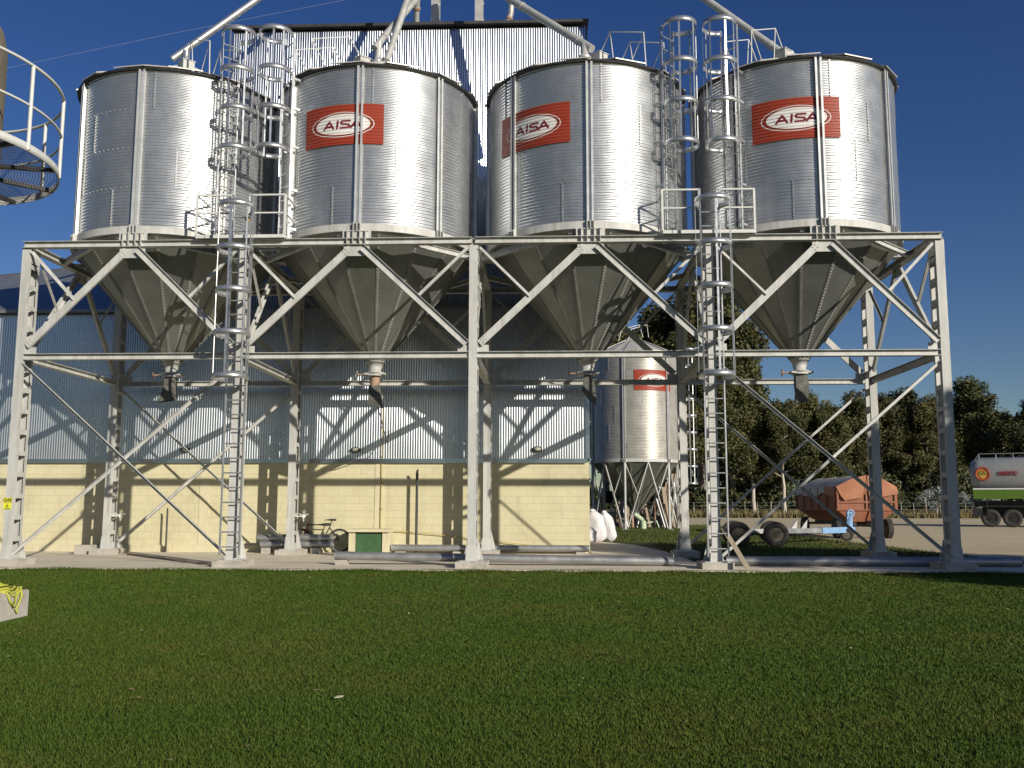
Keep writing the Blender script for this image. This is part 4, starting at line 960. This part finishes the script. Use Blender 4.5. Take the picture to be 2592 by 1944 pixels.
for x in np.arange(L0+.5, L1, .9): mb.tube([(x,-.6,4.0), (x,-.6,4.3)], .02, 6)
mb.tube([(L0+.5,-.6,4.3), (L1,-.6,4.3)], .025, 6); mb.tube([(L0+.1,-.5,3.7), (L0+.5,-.6,4.3)], .025, 6); mb.build("top_rail", PIPE, tk2)
mb = MB(); mb.box((.4,0,1.35), (10,1.0,.35)); mb.box((-3.9,-1.1,1.1), (.06,.2,.8)); mb.box((-4.45,-.9,.85), (.5,.5,.5)); mb.box((1.2,-.95,1.0), (1.6,.4,.8)); mb.box((.6,.2,1.05), (9.6,.3,.95)); mb.bar((L0+.1,-1.0,.75), (L0+.1,1.0,.75), .1, .14); mb.build("chassis", BLACK, tk2)
for x in (-3.75, -2.62, 3.4, 4.7):
    for y in (-.95, .95): tyre(tk2, (x, y, .52), .52, .34, (0,1,0), hub=BLACK)
mb = MB(); mb.box((-3.18,-.95,1.2), (2.5,.5,.06)); mb.build("mudguard", BLACK, tk2)

# ---------------------------------------------------------------- trees and fence
def tree_meshes(kind, h, seed, spread):
    g = np.random.default_rng(seed); mb = MB(); limbs = []
    base = Vector((0,0,0)); tp = Vector((g.normal(0,.3), g.normal(0,.3), h*.86))
    pts = [base.lerp(tp, k/7)+Vector((g.normal(0,.14)*k/3, g.normal(0,.14)*k/3, 0)) for k in range(8)]
    mb.tube(pts, [.022*h*(1-k/8.5) for k in range(8)], 9)
    clumps = []
    nb = 15
    for k in range(nb):
        f = .33+.63*k/nb; p = pts[0].lerp(pts[7], f); i = min(6, int(f*7)); p = pts[i].lerp(pts[i+1], f*7-i)
        a = k*2.4+g.random(); wdt = spread*h*math.sin(math.pi*min(1,(.10+.88*f)))**.7*(.6+.55*g.random())
        q = p+Vector((math.cos(a)*wdt, math.sin(a)*wdt, h*(.05+.10*g.random())))
        mb.tube([p, p.lerp(q, .5)+Vector((0,0,-.03*h*g.random())), q], [.007*h*(1.1-f*.6), .005*h*(1.1-f*.6), .0015*h], 6)
        clumps.append((q, h*(.070+.05*g.random()))); clumps.append((p.lerp(q, .62)+Vector((0,0,.02*h)), h*(.055+.045*g.random())))
        for e in range(2): clumps.append((q+Vector((g.normal(0,.055*h), g.normal(0,.055*h), g.normal(-.01*h,.04*h))), h*(.035+.035*g.random())))
    clumps.append((pts[7]+Vector((0,0,.05*h)), h*.075)); clumps.append((pts[6], h*.08))
    co = []
    for c, r in clumps:
        n = int(500*(r/(.07*h))**1.7)
        d = g.normal(0,1,(n,3)); d /= np.linalg.norm(d,axis=1)[:,None]; rad = r*g.random(n)**.42
        p = np.array(c)+d*rad[:,None]*np.array([1,1,.85])-np.array([0,0,1])*(g.random(n)**3*r*.9)[:,None]
        s = h*(.0045+.0055*g.random(n)); u = g.normal(0,1,(n,3)); u[:,2] *= .6; u /= np.linalg.norm(u,axis=1)[:,None]
        v = np.cross(u, g.normal(0,1,(n,3))); v /= np.linalg.norm(v,axis=1)[:,None]; u = u*s[:,None]*1.5; v = v*s[:,None]*.75
        co.append(np.stack([p-u, p+v*.9, p+u, p-v*.9], 1))
    co = np.concatenate(co); k = len(co)
    me = bpy.data.meshes.new("crown"); fastmesh(me, co.reshape(-1,3), np.arange(4*k).reshape(-1,4)); 
    return mb.mesh("trunk", BARK), me
kinds = []
for i, (h, sp_, mt) in enumerate(((14,.17,LEAF), (14,.20,LEAF), (14,.13,LEAFD), (14,.24,LEAF), (14,.16,LEAFD))):
    tm, cm = tree_meshes(i, h, 40+i, sp_); cm.materials.append(mt); kinds.append((tm, cm))
def px2x(px, Y): return CAM.x+(Y-CAM.y)*((px-1396)/2370.35)
def ztop(py, Y): return CAM.z+(1272-py)/2370.35*(Y-CAM.y)*1.01
def tree(px, py, Y, k, wide, label, rz=0, xy=None, h=None, group="gum trees beyond the yard fence"):
    x = px2x(px, Y) if xy is None else xy[0]; Y = Y if xy is None else xy[1]
    h = h or ztop(py, Y); s = h/14.0
    t = thing("gum_tree", label, "tree", (x, Y, -.02), group, rz); wide *= .82 if xy is None else 1; t.scale = (s*wide, s*wide, s)
    obj("trunk", kinds[k][0], t); obj("crown", kinds[k][1], t)
TL = [(1560,780,92,1,1.1,"tall gum tree half hidden behind the far legged silo's left side"), (1650,745,98,0,1.2,"tall gum tree rising behind the far legged silo's roof"),
 (1765,690,96,1,1.05,"tallest gum tree, directly behind the right ladder post"), (1850,705,90,0,.85,"tall gum with drooping foliage left of the rightmost silo's spout"), (1900,985,86,0,1.0,"mid green gum just right of the drooping tall gum"),
 (1975,1010,84,3,1.0,"low bushy gum below the rightmost silo's spout"), (2040,990,90,1,1.05,"rounded gum between the spout and the crossing braces"), (2085,1005,88,0,1.1,"gum above the left end of the orange wagon"),
 (2150,985,92,1,1.15,"gum straight above the orange wagon's tarpaulin"), (2215,995,94,3,1.0,"broad gum behind the right rear post"), (2275,985,96,2,1.3,"dark gum just right of the right rear post"),
 (2325,1000,94,1,1.1,"gum behind the pale shrub between the last two posts"), (2372,1040,98,0,1.2,"lower gum just left of the right front post"), (2440,958,100,2,1.45,"tall dark gum standing alone right of the right front post"),
 (2490,1040,104,4,1.5,"shoulder high dark gum beside the lone tall one"), (2535,1085,100,1,1.2,"low gum above the tanker truck's emblem"), (2600,1000,92,2,1.4,"dark gum cut by the right edge above the tanker"),
 (1532,880,108,1,1.3,"low dark gum filling the gap between the shed corner and the far silo legs"), (1750,1000,112,1,1.6,"low wide gum directly behind the far silo's ladder"), (1836,900,110,3,1.3,"gum filling the gap just right of the right ladder post"),
 (1705,820,84,0,1.0,"slender gum left of the right ladder post"), (1945,1035,104,2,1.4,"dark gum filling the gap under the rightmost silo hopper"), (1800,900,82,3,1.1,"low spreading gum right of the ladder post")]
for i, (px, py, Y, k, wd, lb) in enumerate(TL): tree(px, py, Y, k, wd, lb, i*1.37)
tree(0, 0, 0, 3, 1.9, "broad gum beyond the right edge shading the last post", .4, (22.2, -9.4), 9.6, "gums beyond the right edge")
tree(0, 0, 0, 2, 2.1, "dark dense gum beyond the right edge, behind the broad one", 2.4, (23.6, -11.0), 9.8, "gums beyond the right edge")  # added out of view so the shade on the last post turns solid
# pale shrubs
def shrub(px, Y, h, wd, label):
    g = np.random.default_rng(int(px)); n = 2600; d = g.normal(0,1,(n,3)); d /= np.linalg.norm(d,axis=1)[:,None]
    cl = g.normal(0,1,(14,3))*np.array([wd*.28, wd*.28, h*.2])+np.array([0,0,h*.55]); p = cl[g.integers(0,14,n)]+d*(g.random(n)**.5)[:,None]*np.array([wd*.26,wd*.26,h*.2]); p[:,2] = np.clip(p[:,2], .1, h)
    u = g.normal(0,1,(n,3)); u /= np.linalg.norm(u,axis=1)[:,None]; v = np.cross(u, d); u *= .11; v *= .06
    co = np.stack([p-u, p+v, p+u, p-v], 1).reshape(-1,3); me = bpy.data.meshes.new("crown"); fastmesh(me, co, np.arange(4*n).reshape(-1,4)); me.materials.append(PALE)
    t = thing("shrub", label, "shrub", (px2x(px,Y), Y, -.02), "pale shrubs by the fence"); obj("crown", me, t)
    mb = MB(); 
    for k in range(4): mb.tube([(0,0,0), (g.normal(0,.2), g.normal(0,.2), h*.5)], [.06,.02], 6)
    mb.build("trunk", BARK, t)
shrub(2345, 78, 3.2, 2.6, "pale silvery shrub between the two right posts"); shrub(2452, 76, 2.9, 2.4, "pale silvery shrub behind the tanker's tail")
# fence
fn = thing("wire_fence", "low wire fence on thin posts along the far side of the gravel yard", "fence", (px2x(2000,74), 74, 0))
fx = fn.location.x
for k in range(64):
    x = px2x(1560, 74)+k*1.25-fx; mb = MB(); hh = 1.45+.1*math.sin(k*2.7)
    mb.tube([(0,0,0), (.02*math.sin(k),0,hh)], .055 if k % 4 == 0 else .028, 6); o = mb.build("fence_post", WOOD if k % 4 == 0 else CONC, fn); o.location = (x, .15*math.sin(k*1.9), 0)
mb = MB()
for z in (.4,.75,1.1,1.4): mb.tube([(px2x(1560,74)-fx,0,z), (px2x(1560,74)-fx+79,0,z)], .009, 4)
mb.build("fence_wires", PIPE, fn)
# dry scrub along the fence
g = np.random.default_rng(5); n = 26000; X = g.uniform(2, 62, n); Yy = g.uniform(70, 96, n); H = (.25+.5*g.random(n))*(.5+.5*np.sin(X*.7+Yy*.3)**2)+.1
a = g.random(n)*6.28; P0 = np.stack([X,Yy,0*X],1); dx = np.stack([np.cos(a)*.09,np.sin(a)*.09,0*a],1); T = P0+np.stack([np.cos(a*3)*.15,np.sin(a*3)*.15,H],1)
me = bpy.data.meshes.new("dry_grass"); fastmesh(me, np.stack([P0-dx,P0+dx,T],1).reshape(-1,3), np.arange(3*n).reshape(-1,3)); me.materials.append(groundmat("dry_blade", [(.35, (.09,.085,.03)), (.5, (.16,.13,.06)), (.65, (.25,.19,.10))], .2, 2, 0))
tag(obj("dry_grass", me), "rough dry grass around the far wire fence", "grass", kind="stuff")
g = np.random.default_rng(6); n = 40000; X = g.uniform(2.8, 13, n); Yy = g.uniform(2.3, 40, n); ok = (X < 12.6-.02*Yy)&~((X < 4.95)&(Yy < 13.8)); X, Yy = X[ok], Yy[ok]; n = len(X)
H = .04+.05*g.random(n); a = g.random(n)*6.28; P0 = np.stack([X,Yy,0*X],1); dx = np.stack([np.cos(a)*.014,np.sin(a)*.014,0*a],1); T = P0+np.stack([np.cos(a*3)*.03,np.sin(a*3)*.03,H],1)
me = bpy.data.meshes.new("rear_grass"); fastmesh(me, np.stack([P0-dx,P0+dx,T],1).reshape(-1,3), np.arange(3*n).reshape(-1,3)); me.materials.append(BACKG)
tag(obj("rear_grass", me), "short grass strip behind the frame between the pavement and gravel", "grass", kind="stuff")
g = np.random.default_rng(8); n = 120000; X = g.uniform(-6, 75, n); Yy = g.uniform(86, 108, n); top = 3.4+1.6*np.sin(X*.55)+.9*np.sin(X*1.7+Yy*.4); Zz = g.random(n)**.8*np.clip(top, 1.2, 6)
u = g.normal(0,1,(n,3)); u /= np.linalg.norm(u,axis=1)[:,None]; v = np.cross(u, g.normal(0,1,(n,3))); v /= np.linalg.norm(v,axis=1)[:,None]; P0 = np.stack([X,Yy,Zz],1); u *= .22; v *= .12
me = bpy.data.meshes.new("undergrowth"); fastmesh(me, np.stack([P0-u,P0+v,P0+u,P0-v],1).reshape(-1,3), np.arange(4*n).reshape(-1,4)); me.materials.append(LEAFD)
tag(obj("undergrowth", me), "dark tangled undergrowth beneath the gum trees", "undergrowth", kind="stuff")
# overhead wire, top left
t = thing("overhead_wire", "faint thin overhead wire in the sky above the leftmost silo", "wire", (-12, 12, 17))
mb = MB(); mb.tube([(-12,0,-1.2), (0,0,1.2), (12,0,3.4)], .0022, 4); mb.build("wire_strand", WHITE, t)
# loose board leaning at the right ladder post
t = MB(); t.bar((0,0,0), (-.42,.5,.85), .09, .03, (0,1,0)); tag(t.build("loose_board", WOOD, None, (5.55,-.55,.03)), "brown board leaning at the foot of the right ladder post", "board")
# cable lines on the apron
t = thing("ground_cable", "dark cable lying across the concrete apron from the left rear post", "cable", (-9.1, 3.6, .06)); mb = MB(); mb.tube([(0,.6,.0), (.5,.0,.0), (1.6,-1.2,.0), (3.0,-2.6,.0), (3.9,-3.6,.0)], .028, 8); mb.build("cable_run", RUST, t)
